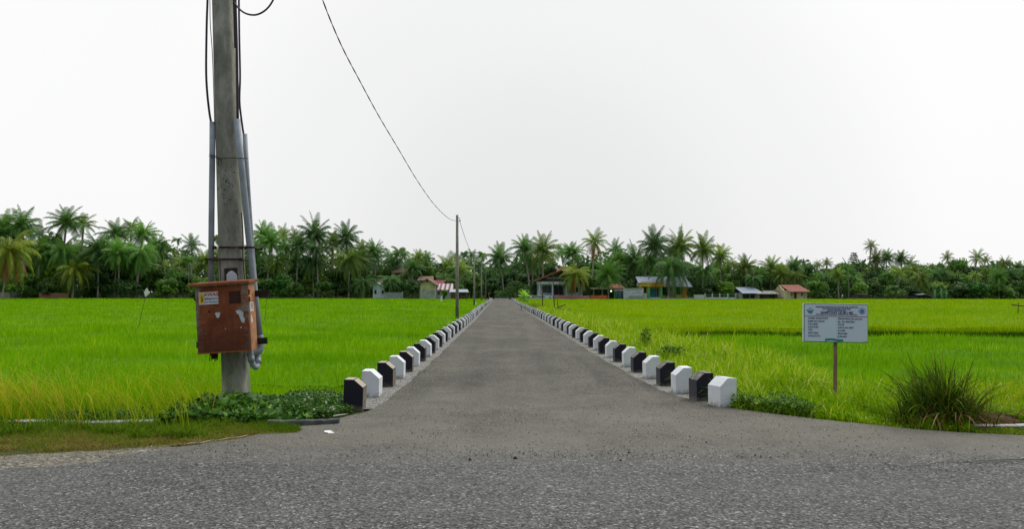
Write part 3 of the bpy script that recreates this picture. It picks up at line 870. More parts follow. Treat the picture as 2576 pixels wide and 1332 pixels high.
# ================================================================ kerb blocks
def block_mesh(side, mats, seed):
    """concrete block, chamfered on the road side. side=+1: road lies at +x. front face at y=0"""
    r = random.Random(seed)
    wv, d, h, cw, ch = 0.262, 0.31, 0.405, 0.125, 0.115
    prof = [(-wv, -0.03), (0.0, -0.03), (0.004, h - ch), (-cw, h), (-wv + 0.002, h - 0.004)]
    prof = [(p[0] + r.uniform(-.003, .003), p[1] + (r.uniform(-.004, .004) if i > 1 else 0)) for i, p in enumerate(prof)]
    pts = [(p[0] * side, p[1]) for p in prof]
    if side < 0: pts = pts[::-1]
    mb = MB()
    n = 5
    vs = [(p[0], 0, p[1]) for p in pts] + [(p[0], d, p[1]) for p in pts]
    mb.mi = 0; mb.add(vs, [])
    mb.f.append(tuple(range(n))); mb.m.append(0)
    mb.f.append(tuple(range(2 * n - 1, n - 1, -1))); mb.m.append(0)
    for i in range(n):
        j = (i + 1) % n
        zc = (pts[i][1] + pts[j][1]) / 2
        xc = abs((pts[i][0] + pts[j][0]) / 2)
        slot = 1 if zc > 0.3 and not (xc > 0.25) else (2 if xc < 0.02 else 0)
        mb.f.append((i, i + n, j + n, j)); mb.m.append(slot)
    me = mb.mesh('block', mats)
    import bmesh
    bm = bmesh.new(); bm.from_mesh(me)
    bmesh.ops.recalc_face_normals(bm, faces=bm.faces)
    bmesh.ops.bevel(bm, geom=list(bm.edges), offset=0.007, segments=2, affect='EDGES', profile=0.7)
    bm.to_mesh(me); bm.free()
    return me
ORD1 = 'first second third fourth fifth sixth seventh eighth ninth tenth eleventh twelfth thirteenth fourteenth fifteenth sixteenth seventeenth eighteenth nineteenth'.split()
TENS = {20: 'twenty', 30: 'thirty', 40: 'forty', 50: 'fifty', 60: 'sixty', 70: 'seventy', 80: 'eighty', 90: 'ninety'}
TENO = {20: 'twentieth', 30: 'thirtieth', 40: 'fortieth', 50: 'fiftieth', 60: 'sixtieth', 70: 'seventieth', 80: 'eightieth', 90: 'ninetieth', 100: 'hundredth'}
def ordinal(n):
    if n < 20: return ORD1[n - 1]
    if n > 100: return 'hundred-and-' + ordinal(n - 100)
    if n in TENO: return TENO[n]
    return TENS[n // 10 * 10] + '-' + ORD1[n % 10 - 1]
WP, BP = M['white_paint'], M['black_paint']
variants = {}
for sgn, nm in ((1, 'L'), (-1, 'R')):
    for v in range(3):
        variants[nm, 'w', v] = block_mesh(sgn, [WP, WP, WP], 10 + v)
        variants[nm, 'b', v] = block_mesh(sgn, [BP, M['black_worn'], M['black_side']], 20 + v)
    variants[nm, 'p', 0] = block_mesh(sgn, [BP, M['black_bare'], M['bare_side']], 31)
for sgn, nm, fx, y0, step, cnt, startw in ((1, 'L', xl, 11.12, 1.235, 125, False), (-1, 'R', xr, 11.3, 1.222, 125, True)):
    y = y0
    for i in range(cnt):
        white = (i % 2 == 0) == startw
        x = float(fx(y)); dx = float(fx(y + 0.6)) - float(fx(y - 0.3))
        ang = -math.atan2(dx, 0.9)
        if nm == 'L' and i == 0: ang = 0.04
        key = 'w' if white else 'b'
        v = R.randrange(3)
        if not white and (nm == 'L' and i <= 4): key, v = 'p', 0
        o = bpy.data.objects.new('kerb_block', variants[nm, key, v])
        o.location = (x + R.uniform(-.012, .012), y, R.uniform(-.008, .008))
        o.rotation_euler = (R.uniform(-.015, .015), R.uniform(-.015, .015), ang + R.uniform(-.03, .03))
        COL.objects.link(o)
        sidew = 'left' if nm == 'L' else 'right'
        colr = 'white' if white else 'black'
        if key == 'p':
            lab = f'black chamfered concrete block with peeling tan top, {ordinal(i + 1)} in the left row from the junction'
        else:
            lab = f'{colr} chamfered concrete block, {ordinal(i + 1)} in the {sidew} row counted from the junction'
        tag(o, lab, 'kerb block', f'black and white blocks lining the {sidew} road edge')
        early = {'L': (1.32, 1.33, 1.3, 1.26), 'R': (0.68, 0.87, 1.06, 1.12, 1.2)}[nm]
        y += early[i] if i < len(early) else step + R.uniform(-.03, .03)
# ================================================================ drain walls
mb = MB(M=None)
def wobbly_wall(x0, x1, y, zt, th, zb, seed, step=0.1, drop=0.0, rough=0.0):
    r = random.Random(seed)
    m1, m2 = MB(), MB()
    xs_ = [x0 + (x1 - x0) * i / int((x1 - x0) / step) for i in range(int((x1 - x0) / step) + 1)]
    zz = [zt - drop * (x - x0) / (x1 - x0) + rough * r.uniform(-1, 1) + 0.010 * math.sin(x * 1.9 + seed) + 0.006 * math.sin(x * 5.3) + r.uniform(-.003, .003) for x in xs_]
    yy = [y(x) + r.uniform(-.004, .004) for x in xs_]
    vs = []
    for x, z, q in zip(xs_, zz, yy): vs += [(x, q, zb), (x, q, z - 0.012), (x, q + 0.012, z), (x, q + th, z), (x, q + th, zb)]
    fs = []
    n = len(xs_)
    for i in range(n - 1):
        for k in range(4):
            a = i * 5 + k
            fs.append((a, a + 1, a + 6, a + 5))
    fs.append((0, 4, 3, 2, 1)); e = (n - 1) * 5; fs.append((e, e + 1, e + 2, e + 3, e + 4))
    m1.add(vs, fs)
    for i in range(n - 1):
        for k in range(4): m1.m[i * 4 + k] = 1 if k in (1, 2) else 0
    return m1
tag(wobbly_wall(-7.6, -3.0, lambda x: 9.93, 0.035, 0.14, -0.25, 2).build('drain_wall', [M['kerb'], M['kerb_top']]),
    'low grey concrete drain wall with pale top edge, half hidden by grass at the left', 'drain wall')
tag(wobbly_wall(-2.88, -2.1, lambda x: 9.62 + (x + 2.88) * 0.38, 0.10, 0.085, -0.25, 3, 0.05, 0.045, 0.006).build('drain_wall', [M['kerb_dark'], M['kerb_dark']]),
    'dark stained end of the drain wall beside the asphalt below the creepers', 'drain wall')
tag(wobbly_wall(5.35, 6.25, lambda x: 9.62, 0.03, 0.10, -0.25, 4).build('drain_wall', [M['kerb'], M['kerb_top']]),
    'short grey concrete drain wall beside the earth mound at the right', 'drain wall')
# earth mound
def mound(cx, cy, rx, ry, h, seed):
    r = random.Random(seed); vs, fs = [], []
    nr, na = 9, 28
    for i in range(nr + 1):
        t = i / nr
        for k in range(na):
            a = 2 * math.pi * k / na
            q = 1 + r.uniform(-.14, .14)
            vs.append((cx + math.cos(a) * rx * t * q, cy + math.sin(a) * ry * t * q, -0.05 + h * math.cos(t * math.pi / 2) ** 0.8 * (1 + r.uniform(-.3, .3))))
    for i in range(nr):
        for k in range(na):
            a, b2 = i * na + k, i * na + (k + 1) % na
            fs.append((a, b2, b2 + na, a + na))
    return MB().add(vs, fs)
p = W(2515, 1054, 10.0)
tag(mound(p.x, 10.0, 0.34, 0.2, 0.15, 4).build('earth_mound', M['mound']), 'small mound of crumbly dark brown earth behind the right drain wall', 'earth mound')

# ================================================================ big utility pole with rusty box
PY = 11.75
pb = W(596, 1012, PY); pb.z = -0.05
ptop = W(561, 0, PY)
axis = Vector((ptop.x - W(596, 1012, PY).x, 0, ptop.z - W(596, 1012, PY).z)).normalized()
pole = empty('utility_pole', pb, 0, 'thick weathered concrete power pole leaning left, standing in creepers at the corner', 'utility pole', 'concrete poles along the road')
def paxis(z):  # point on the pole axis at world height z, relative to the pole's root
    return axis * ((z - pb.z) / axis.z)
def prad(z): return 0.180 - 0.0075 * z
mb = MB()
vs, fs = [], []
NS = 32
zl = [-0.1 + 0.3 * i for i in range(32)]
for z in zl:
    c = paxis(z)
    for k in range(NS):
        a = 2 * math.pi * k / NS + 0.2
        ca, sa = math.cos(a), math.sin(a)
        r_ = prad(z) / (abs(ca) ** 4.5 + abs(sa) ** 4.5) ** (1 / 4.5) * 0.97
        vs.append((c.x + ca * r_, c.y + sa * r_, c.z))
for i in range(len(zl) - 1):
    for k in range(NS):
        k2 = (k + 1) % NS
        fs.append((i * NS + k, i * NS + k2, (i + 1) * NS + k2, (i + 1) * NS + k))
fs.append(tuple((len(zl) - 1) * NS + k for k in range(NS)))
mb.add(vs, fs); mb.build('pole_shaft', M['pole_concrete'], pole, smooth=True)
# pits in the pole face
mb = MB()
r = random.Random(3)
for i in range(44):
    px, py = (r.uniform(556, 603), r.uniform(405, 540)) if i < 34 else (r.uniform(560, 610), r.uniform(560, 610))
    c = W(px, py, PY - 0.17) - pb
    s = r.uniform(.003, .009)
    fr = [(c.x + math.cos(k * 1.05 + i) * s * r.uniform(.6, 1.4), c.y, c.z + math.sin(k * 1.05 + i) * s * 1.3 * r.uniform(.6, 1.3)) for k in range(6)]
    mb.plate(fr[::-1], 0.012)
mb.build('pole_face_wear', M['iron'], pole)
# paper glued on the pole
def poly_px(mb, pts, Y, th):
    mb.plate([W(x, y, Y) - pb for x, y in pts], th)
mb = MB(); poly_px(mb, [(564, 676), (597, 674), (600, 712), (602, 735), (566, 735)], PY - 0.186, 0.004)
mb.build('stain_patch', M['iron'], pole)
mb = MB(); poly_px(mb, [(571, 735), (570, 692), (575, 685), (583, 681), (588, 684), (594, 689), (597, 696), (597, 735)], PY - 0.193, 0.004)
mb.build('torn_poster', M['paper'], pole)

# pipes
def wpts(pts, n_sub=1):
    return [W(x, y, Y) - pb for x, y, Y in pts]
def smoothline(P, n=8):
    """Catmull-Rom through 3d points"""
    P = [Vector(p) for p in P]
    out_ = []
    for i in range(len(P) - 1):
        p0, p1, p2, p3 = P[max(i - 1, 0)], P[i], P[i + 1], P[min(i + 2, len(P) - 1)]
        for k in range(n):
            t = k / n
            out_.append(0.5 * ((2 * p1) + (p2 - p0) * t + (2 * p0 - 5 * p1 + 4 * p2 - p3) * t * t + (3 * p1 - p0 - 3 * p2 + p3) * t ** 3))
    out_.append(P[-1])
    return out_
mb = MB(); mb.tube(wpts([(534.5, 307, PY - .1), (534, 400, PY - .1), (532, 560, PY - .1), (531, 735, PY - .1)]), 0.041, 16)
mb.build('cable_pipe', M['pvc'], pole, smooth=True)
mb = MB()
mb.tube(wpts([(596, 300, PY - .2), (609, 430, PY - .17), (624, 580, PY - .1), (640, 735, PY - .0), (654, 852, PY + .02)]), 0.046, 16)
mb.tube(smoothline(wpts([(653, 845, PY + .02), (656, 872, PY + .01), (650, 885, PY - 0.02), (634, 889, PY - .05), (622, 889, PY - .08)])), 0.050, 16)
mb.build('cable_pipe', M['pvc'], pole, smooth=True)
mb = MB()
mb.tube(wpts([(616, 337, PY - .04), (624, 480, PY), (635, 640, PY + .05), (645, 760, PY + .08), (650, 880, PY + .08)]), 0.034, 14)
mb.build('cable_pipe', M['pvc'], pole, smooth=True)
mb = MB()
mb.tube(smoothline(wpts([(629, 878, PY - .18), (632, 905, PY - .16), (638, 921, PY - .12), (645, 924, PY - .08), (648, 912, PY - .02), (648, 895, PY + .02)])), 0.041, 14)
mb.tube(wpts([(630, 897, PY - .18), (633, 910, PY - .16)]), 0.048, 14)
mb.tube(wpts([(649, 915, PY - .04), (648, 904, PY)]), 0.048, 14)
mb.build('pipe_elbow', M['pvc'], pole, smooth=True)
mb = MB()
mb.tube(wpts([(536, 880, PY - .12), (538, 892, PY - .12), (540, 904, PY - .12)]), [0.055, 0.050, 0.035], 12)
r = random.Random(4)
for i in range(5):
    x = 529 + i * 5
    mb.tube(wpts([(x, 884, PY - .17), (x + r.uniform(-2, 2), 898, PY - .18), (x + r.uniform(-3, 3), 909 + r.uniform(-3, 3), PY - .14)]), 0.006, 6)
mb.build('wrapped_pipe_stub', M['iron'], pole)
# cables above
def cab(pts, rr, name='cable', mat='cable', n=8):
    mb = MB(); mb.tube(smoothline(wpts(pts), 6), rr, n); mb.build(name, M[mat], pole, smooth=True)
cab([(523, -60, PY - .1), (522, 0, PY - .1), (520, 60, PY - .1), (518.5, 170, PY - .1), (521, 230, PY - .1), (527, 285, PY - .1), (532, 312, PY - .1)], 0.0165)
cab([(526, -60, PY - .08), (528, 0, PY - .08), (529, 60, PY - .08), (534, 130, PY - .1), (537, 210, PY - .11), (540, 312, PY - .12)], 0.006, 'thin_cable', 'thin_cable')
cab([(590, -60, PY - .2), (592, 0, PY - .2), (596, 140, PY - .2), (598, 300, PY - .2)], 0.020)
cab([(601, -60, PY - .1), (601, 0, PY - .1), (602, 90, PY - .1), (604, 190, PY - .1), (602.5, 250, PY - .1), (606, 290, PY - .08), (613, 340, PY - .04)], 0.0150)
cab([(586, -30, PY - .19), (589, 40, PY - .19), (591, 120, PY - .19)], 0.012)
cab([(583, -20, PY - .2), (590, 6, PY - .22), (612, 30, PY - .3), (640, 37, PY - .35), (665, 27, PY - .4), (684, 5, PY - .45), (692, -22, PY - .45), (680, -60, PY - .4)], 0.0135, 'looped_cable')
cab([(607, 535, PY - .12), (611, 590, PY - .14), (611, 650, PY - .14), (617, 720, PY - .12)], 0.007, 'thin_cable', 'thin_cable')
cab([(553, 655, PY - .19), (554, 690, PY - .2), (556, 735, PY - .2)], 0.007, 'thin_cable', 'thin_cable')
# wire ties and iron straps
def band(y, x0, x1, hw, name, mat, Yoff=-0.2, skew=0):
    mb = MB()
    a, b2 = W(x0, y, PY + Yoff) - pb, W(x1, y + skew, PY + Yoff) - pb
    mb.box(a.x, b2.x, a.y - 0.006, a.y + 0.006, a.z - hw, a.z + hw)
    mb.build(name, M[mat], pole)
mb = MB()
for dy, dx in ((0, 0), (-4, 0)):
    mb.tube(smoothline(wpts([(526, 393 + dy, PY - .1), (533, 395 + dy, PY - .16), (542, 396 + dy, PY - .15), (552, 399, PY - .2), (580, 397, PY - .21), (600, 398, PY - .26), (612, 398, PY - .22), (624, 399, PY - .07)])), 0.0055, 6)
mb.tube(wpts([(552, 398, PY - .2), (549, 412, PY - .21), (551, 418, PY - .2)]), 0.006, 6)
mb.tube(wpts([(555, 398, PY - .2), (558, 414, PY - .21)]), 0.005, 6)
mb.build('wire_tie', M['iron'], pole)
def strap(y, x0, x1, name):
    mb = MB()
    a, b2 = W(x0, y, PY - .19) - pb, W(x1, y, PY - .19) - pb
    mb.box(a.x, b2.x, -0.194, -0.186, a.z - 0.014, a.z + 0.014)
    mb.box(a.x, b2.x, 0.165, 0.173, a.z - 0.014, a.z + 0.014)
    c = paxis(a.z + pb.z)
    for sg in (-1, 1):
        mb.box(c.x + sg * 0.186 - 0.02, c.x + sg * 0.186 + 0.02, -0.185, -0.12, a.z - 0.022, a.z + 0.022)
        e = a.x if sg < 0 else b2.x
        mb.tube([(e - sg * 0.03, -0.22, a.z), (e - sg * 0.03, 0.19, a.z)], 0.009, 8)
    mb.build(name, M['iron'], pole)
strap(623, 552, 641, 'iron_clamp')
strap(653, 515, 610, 'iron_clamp')

# rusty distribution box : own frame, tilted with the pole
bc = W(565, 886, PY - .52)
ang = math.atan2(11.5, 163) * 0.92
box = empty('electrical_box', bc, 0, 'rusty orange metal electrical box with torn stickers, strapped to the leaning pole', 'electrical box')
box.rotation_euler = (0, -ang, rad(-1.5))
BW, BH, BD = 0.745, 0.915, 0.26
hw_ = BW / 2
mb = MB()
t_ = 0.006
mb.box(-hw_, hw_, 0.012, BD, 0, BH)
mb.mi = 0
mb.m[-1] = 0
o = mb.build('cabinet', [M['rust_side']], box, bevel=0.006)
mb = MB(); mb.box(-hw_ + .004, hw_ - .012, -0.006, 0.010, 0.012, BH - 0.01)
mb.build('door', M['rust_front'], box, bevel=0.005)
mb = MB()
mb.box(-hw_ - .003, hw_ + .004, -0.012, 0.03, -0.014, 0.010)
mb.build('bottom_rim', M['rust'], box)
mb = MB()
zt = BH
mb.add([(-hw_ - .055, -0.05, zt + .002), (hw_ + .035, -0.05, zt + .002), (hw_ + .045, BD + .04, zt + .03), (-hw_ - .045, BD + .04, zt + .03),
        (-hw_ - .055, -0.05, zt + .045), (hw_ + .035, -0.05, zt + .045), (hw_ + .045, BD + .04, zt + .072), (-hw_ - .045, BD + .04, zt + .072)],
       [(0, 3, 2, 1), (4, 5, 6, 7), (0, 1, 5, 4), (1, 2, 6, 5), (2, 3, 7, 6), (3, 0, 4, 7)])
mb.build('lid', M['rust'], box, bevel=0.008)
for z, x0, x1 in ((0.775, -0.50, 0.58), (0.105, -0.50, 0.51)):
    mb = MB()
    mb.box(x0, x1, BD + .008, BD + .016, z - .045, z + .045)
    mb.box(x0, x1, BD + .016, BD + .05, z + .037, z + .045)
    mb.box(x0, x1, BD + .016, BD + .05, z - .045, z - .037)
    mb.build('mounting_rail', M['iron'], box)
# hinges + lock on the right side
for z in (0.80, 0.70):
    mb = MB(); mb.tube([(hw_ + .004, 0.02, z - .035), (hw_ + .004, 0.02, z + .035)], 0.010, 8); mb.build('hinge', M['iron'], box)
# dark window, stickers
def bx(u): return (u - 565) / 136 * BW     # px on the front face -> local x
def bz(v): return (886 - v) / 163 * BH
mb = MB(); mb.box(0.105, 0.265, -0.010, -0.004, 0.655, 0.825)
mb.build('dark_window', M['dark_rust'], box)
st = MB(); st.box(-0.315, -0.045, -0.012, -0.0065, 0.665, 0.835)
sticker = st.build('warning_sticker', M['sticker'], box)
MB().box(-0.307, -0.238, -0.0145, -0.0125, 0.680, 0.822).build('yellow_panel', M['sticker_yellow'], sticker)
def text_obj(name, s, size, mat, parent, loc, rot=(math.pi / 2, 0, 0), align='LEFT', sx=1.0, ext=0.0006, bold=0.0, shear=0.0):
    cu = bpy.data.curves.new(name, 'FONT')
    cu.body = s; cu.size = size; cu.align_x = align; cu.align_y = 'CENTER'
    cu.extrude = ext; cu.offset = bold; cu.shear = shear
    cu.resolution_u = 3
    t = bpy.data.objects.new(name, cu); COL.objects.link(t)
    dg = bpy.context.evaluated_depsgraph_get(); dg.update()
    me = bpy.data.meshes.new_from_object(t.evaluated_get(dg))
    bpy.data.objects.remove(t)
    me.materials.clear(); me.materials.append(mat)
    o = bpy.data.objects.new(name, me); COL.objects.link(o)
    o.parent = parent; o.location = loc; o.rotation_euler = rot; o.scale = (sx, 1, 1)
    return o
MB().add([(-0.285, -0.0152, .705), (-0.262, -0.0152, .705), (-0.255, -0.0152, .745), (-0.268, -0.0152, .745), (-0.258, -0.0152, .795), (-0.283, -0.0152, .755), (-0.272, -0.0152, .75)], [tuple(range(7))]).build('lightning_mark', M['dark_rust'], sticker)
text_obj('lettering', 'AWAS', 0.066, M['red_ink'], sticker, (-0.141, -0.0135, 0.797), align='CENTER', sx=1.08, bold=0.0022)
text_obj('lettering', 'BERBAHAYA', 0.036, M['blue_ink'], sticker, (-0.141, -0.0135, 0.740), align='CENTER', sx=0.93, bold=0.0012)
text_obj('lettering', 'ADA TEGANGAN', 0.027, M['blue_ink'], sticker, (-0.141, -0.0135, 0.696), align='CENTER', sx=0.93, bold=0.0006)
def torn(name, pts, y0=-0.0085, mat='paper', x_side=False):
    P = [(x, y0, z) for x, z in pts] if not x_side else [(hw_ + .0035, y, z) for y, z in pts]
    MB().plate(P, 0.002).build(name, M[mat], box)
torn('torn_paper', [(-0.105, .535), (-0.075, .465), (-0.05, .475), (-0.03, .53), (-0.035, .55), (-0.06, .545), (-0.08, .552)])
torn('torn_paper', [(0.185, .555), (0.20, .515), (0.225, .50), (0.245, .435), (0.265, .385), (0.30, .38), (0.305, .44), (0.285, .47), (0.295, .52), (0.27, .545), (0.24, .565), (0.21, .56)])
torn('torn_paper', [(0.02, .315), (0.035, .308), (0.04, .318), (0.03, .325)])
torn('torn_paper', [(0.235, .315), (0.26, .31), (0.258, .325), (0.24, .328)])
torn('side_label', [(0.03, .535), (0.17, .535), (0.17, .66), (0.03, .66)], mat='sticker', x_side=True)
text_obj('side_lettering', 'F1', 0.12, M['iron'], box, (hw_ + .0045, 0.10, 0.597), rot=(math.pi / 2, 0, math.pi / 2), align='CENTER', sx=0.8, bold=0.002)
torn('torn_paper', [(0.05, .37), (0.12, .39), (0.10, .44), (0.06, .50), (0.04, .45)], x_side=True)
r = random.Random(12)
mb = MB()
for i in range(46):
    x, z = r.uniform(-.34, .33), abs(r.gauss(.42, .16)) % .85
    s = r.uniform(.002, .008)
    mb.plate([(x + math.cos(k * 1.26 + i) * s * r.uniform(.5, 1.3), -0.0072, z + math.sin(k * 1.26 + i) * s * r.uniform(.5, 1.3)) for k in range(5)], 0.001)
for x, z, s in ((-.185, .565, .016), (-.175, .555, .012), (.0, .33, .01)):
    mb.plate([(x + math.cos(k * 1.05) * s, -0.0072, z + math.sin(k * 1.05) * s) for k in range(6)], 0.001)
mb.build('rust_pits', M['dark_rust'], box)

# ================================================================ information sign
SY = 11.7
sb = W(2101, 1006, SY)
sgx, sgz = W(2101, 861.5, SY).x, W(2101, 862, SY).z
sign = empty('information_sign', (sb.x, SY, -0.1), 0, 'white village project notice board on a single wooden post in roadside grass', 'sign')
sign.rotation_euler = (0, rad(0.9), rad(-4))
z0 = sgz + 0.1; SWd, SHt = 0.905, 0.553
sxo = -0.012
mb = MB()
mb.add([(-0.028, 0.0, -0.1), (0.024, 0.0, -0.1), (0.024, 0.035, -0.1), (-0.028, 0.035, -0.1),
        (-0.020, 0.0, z0 + 0.4), (0.030, 0.0, z0 + 0.4), (0.030, 0.035, z0 + 0.4), (-0.020, 0.035, z0 + 0.4)],
       [(0, 3, 2, 1), (4, 5, 6, 7), (0, 1, 5, 4), (1, 2, 6, 5), (2, 3, 7, 6), (3, 0, 4, 7)])
mb.build('post', M['wood_post'], sign, bevel=0.004)
fx0, fx1 = sxo - SWd / 2, sxo + SWd / 2
bd = MB().box(fx0, fx1, -0.034, -0.003, z0, z0 + SHt).build('board', M['sign_edge'], sign, bevel=0.002)
MB().box(fx0 + .012, fx1 - .002, -0.0375, -0.0345, z0 + .001, z0 + SHt - .006).build('border', M['sign_back'], bd)
MB().box(fx0 + .019, fx1 - .008, -0.0415, -0.038, z0 + .010, z0 + SHt - .015).build('face_panel', M['sign_face'], bd)
YT0 = -0.0425
def st(s, x, z, size, align='LEFT', bold=0.0, mat='sign_ink', sx=1.0):
    text_obj('lettering', s, size, M[mat], bd, (fx0 + x * SWd, YT0, z0 + SHt * (1 - z)), align=align, sx=sx, bold=bold)
# fractions measured on the board
for s, z, size, sx, bo in (('ANGGARAN PENDAPATAN DAN BELANJA GAMPONG', 0.088, 0.026, 0.93, .0012), ('BANTUAN KEUANGAN DANA DESA', 0.135, 0.026, 0.93, .0012),
                           ('TAHUN ANGGARAN 2017', 0.178, 0.025, 0.93, .0012), ('GAMPONG LEUBU ME', 0.232, 0.046, 1.0, .0015),
                           ('KECAMATAN MAKMUR KABUPATEN BIREUEN', 0.285, 0.030, 0.93, .0004)):
    st(s, 0.515, z, size, 'CENTER', bo, sx=sx)
rows = [('NAMA KEGIATAN', ': PENGASPALAN JALAN'), ('JUMLAH DANA', ': Rp. 361.000.000,-'), ('VOLUME', ': 220 M'), ('KEUCHIK', ': DAHLAN ABD'),
        ('TPK', ': ILHAM'), ('SEKTARIS', ': IBRAHIM'), ('ANGGOTA', ': JUNAIDI')]
for i, (a, b2) in enumerate(rows):
    z = 0.385 + i * 0.0765
    st(a, 0.075, z, 0.036, bold=.0008, sx=0.95); st(b2, 0.515, z + 0.004, 0.036, bold=.0008, sx=0.95)
st('CV. RAYA', 0.985, 0.965, 0.013, 'RIGHT')
mb = MB(); zz = z0 + SHt * (1 - 0.328)
mb.box(fx0 + .019, fx1 - .008, YT0 - .0005, YT0 + .0006, zz - .005, zz + .004); mb.build('red_line', M['sign_red'], bd)
# ribbon under the text
top = [(0.335 + 0.28 * t, 0.905 + 0.012 * math.sin(t * 6.28 + 2.6)) for t in [i / 16 for i in range(17)]]
low = [(x + 0.002, z + 0.062) for x, z in top][::-1]
mb = MB(); mb.plate([(fx0 + x * SWd, YT0, z0 + SHt * (1 - z)) for x, z in (top + low)[::-1]], 0.001); mb.build('ribbon', M['sign_teal'], bd)
# left crest: teal basin with an arch ; right crest: ring with a blue bowl
def PZ(x, z): return (fx0 + x * SWd, YT0, z0 + SHt * (1 - z))
mb = MB(); mb.plate([PZ(*p) for p in [(0.055, .185), (0.075, .245), (0.140, .245), (0.158, .185), (0.135, .195), (0.108, .19), (0.08, .195)][::-1]][::-1], 0.001)
mb.plate([PZ(*p) for p in [(0.082, .25), (0.138, .25), (0.134, .268), (0.088, .268)]], 0.001)
mb.build('crest', M['sign_teal'], bd)
mb = MB()
for rr_ in (0.028, 0.014):
    arc = [PZ(0.108 + rr_ * math.cos(a), .185 - rr_ * 2.6 * math.sin(a)) for a in [math.pi * i / 12 for i in range(13)]]
    mb.tube(arc, 0.0022, 5)
mb.tube([PZ(0.108, .11), PZ(0.108, .185)], 0.0025, 5)
for sx_ in (-1, 1): mb.box(PZ(0.108 + sx_ * .045, 0)[0] - .012, PZ(0.108 + sx_ * .045, 0)[0] + .012, YT0 - .001, YT0, PZ(0, .182)[2], PZ(0, .165)[2])
mb.build('crest', M['sign_blue'], bd)
mb = MB()
mb.tube([PZ(0.905 + 0.051 * math.cos(a), .175 + 0.079 * math.sin(a)) for a in [2 * math.pi * i / 28 for i in range(29)]], 0.003, 5)
disc = [PZ(0.905 + 0.036 * math.cos(a), .185 + 0.058 * math.sin(a)) for a in [2 * math.pi * i / 24 for i in range(24)]]
mb.plate(disc, 0.0008)
mb.plate([PZ(0.892, .235), PZ(0.918, .235), PZ(0.905, .27)], 0.0008)
mb.build('crest', M['sign_blue'], bd)
mb = MB(); mb.plate([PZ(0.905 + 0.028 * math.cos(a) , .165 - abs(0.035 * math.sin(a))) for a in [math.pi * i / 12 for i in range(13)]][::-1], -0.002)
mb.plate([(p[0], p[1] - .0006, p[2]) for p in [PZ(0.883, .16), PZ(0.905, .13), PZ(0.927, .16)]], 0.0006)
mb.build('crest', M['sign_red'], bd)

# ================================================================ litter on the asphalt
c = W(826, 1089, 9.25)
lit = empty('litter', (c.x, 9.25, 0.006), 0.25, 'crumpled white paper wrapper lying on the asphalt below the creepers', 'litter')
lit.scale = (.8, .8, .8)
mb = MB(); mb.plate([(-.06, .01, .018), (0.0, -.02, .008), (.07, .0, .016), (.02, .05, .03), (-.05, .05, .028)], 0.004); mb.build('flap', M['flag'], lit)
mb = MB(); mb.plate([(-.01, -.04, .004), (.06, -.05, .004), (.085, -.01, .008), (.0, -.01, .006)], 0.004); mb.build('flap', M['flag'], lit)
c = W(356, 1137, 8.2)
mb = MB(); mb.tube([(c.x - .03, 8.17, .004), (c.x + .0, 8.19, .008), (c.x + .035, 8.23, .004)], [.004, .008, .003], 6)
tag(mb.build('dry_leaf', M['kerb_top']), 'pale dry leaf lying at the edge of the verge and asphalt', 'leaf')
c = W(850, 1048, 10.5)
mb = MB(); mb.tube([(c.x - .05, 10.45, .012), (c.x, 10.5, .018), (c.x + .09, 10.62, .014)], [.006, .009, .004], 6)
tag(mb.build('dry_leaf', M['kerb_top']), 'long pale dry leaf lying on asphalt beside the creepers', 'leaf')
for i, (px, py, s, lab) in enumerate(((1296, 1153, .024, 'largest black stone lying in the middle of the asphalt junction'), (1182, 1156, .016, 'small black stone left of the largest one on the asphalt'),
                          (1583, 1139, .018, 'black stone on the asphalt toward the right block row'), (1561, 1157, .014, 'black stone nearest the coarse asphalt right of centre'))):
    Y = 3280 / (py - 735) * 1.0
    c = W(px, py, Y); r = random.Random(i)
    mb = MB(); a0_ = r.random() * 6
    ring = [(c.x + math.cos(a0_ + k * 1.05) * s * r.uniform(.8, 1.2), Y + math.sin(a0_ + k * 1.05) * s * .8, -.002) for k in range(6)]
    mid = [(c.x + math.cos(a0_ + k * 1.05) * s * .7 * r.uniform(.7, 1.2), Y + math.sin(a0_ + k * 1.05) * s * .55, s * r.uniform(.5, .8)) for k in range(6)]
    mb.add(ring + mid + [(c.x, Y, s * 1.15)], [(k, (k + 1) % 6, 6 + (k + 1) % 6, 6 + k) for k in range(6)] + [(6 + k, 6 + (k + 1) % 6, 12) for k in range(6)])
    tag(mb.build('stone', M['iron']), lab, 'stone', 'black stones on the asphalt')
# twine along the verge
mb = MB(); mb.tube([W(x, y, 3280 / (y - 735)) + Vector((0, 0, .012)) for x, y in ((470, 1121), (492, 1117.5), (505, 1118), (530, 1112), (552, 1111), (575, 1105.5), (600, 1104), (622, 1099))], .0032, 5)
tag(mb.build('straw_stem', M['kerb_top']), 'long pale straw stem lying along the verge edge', 'straw')

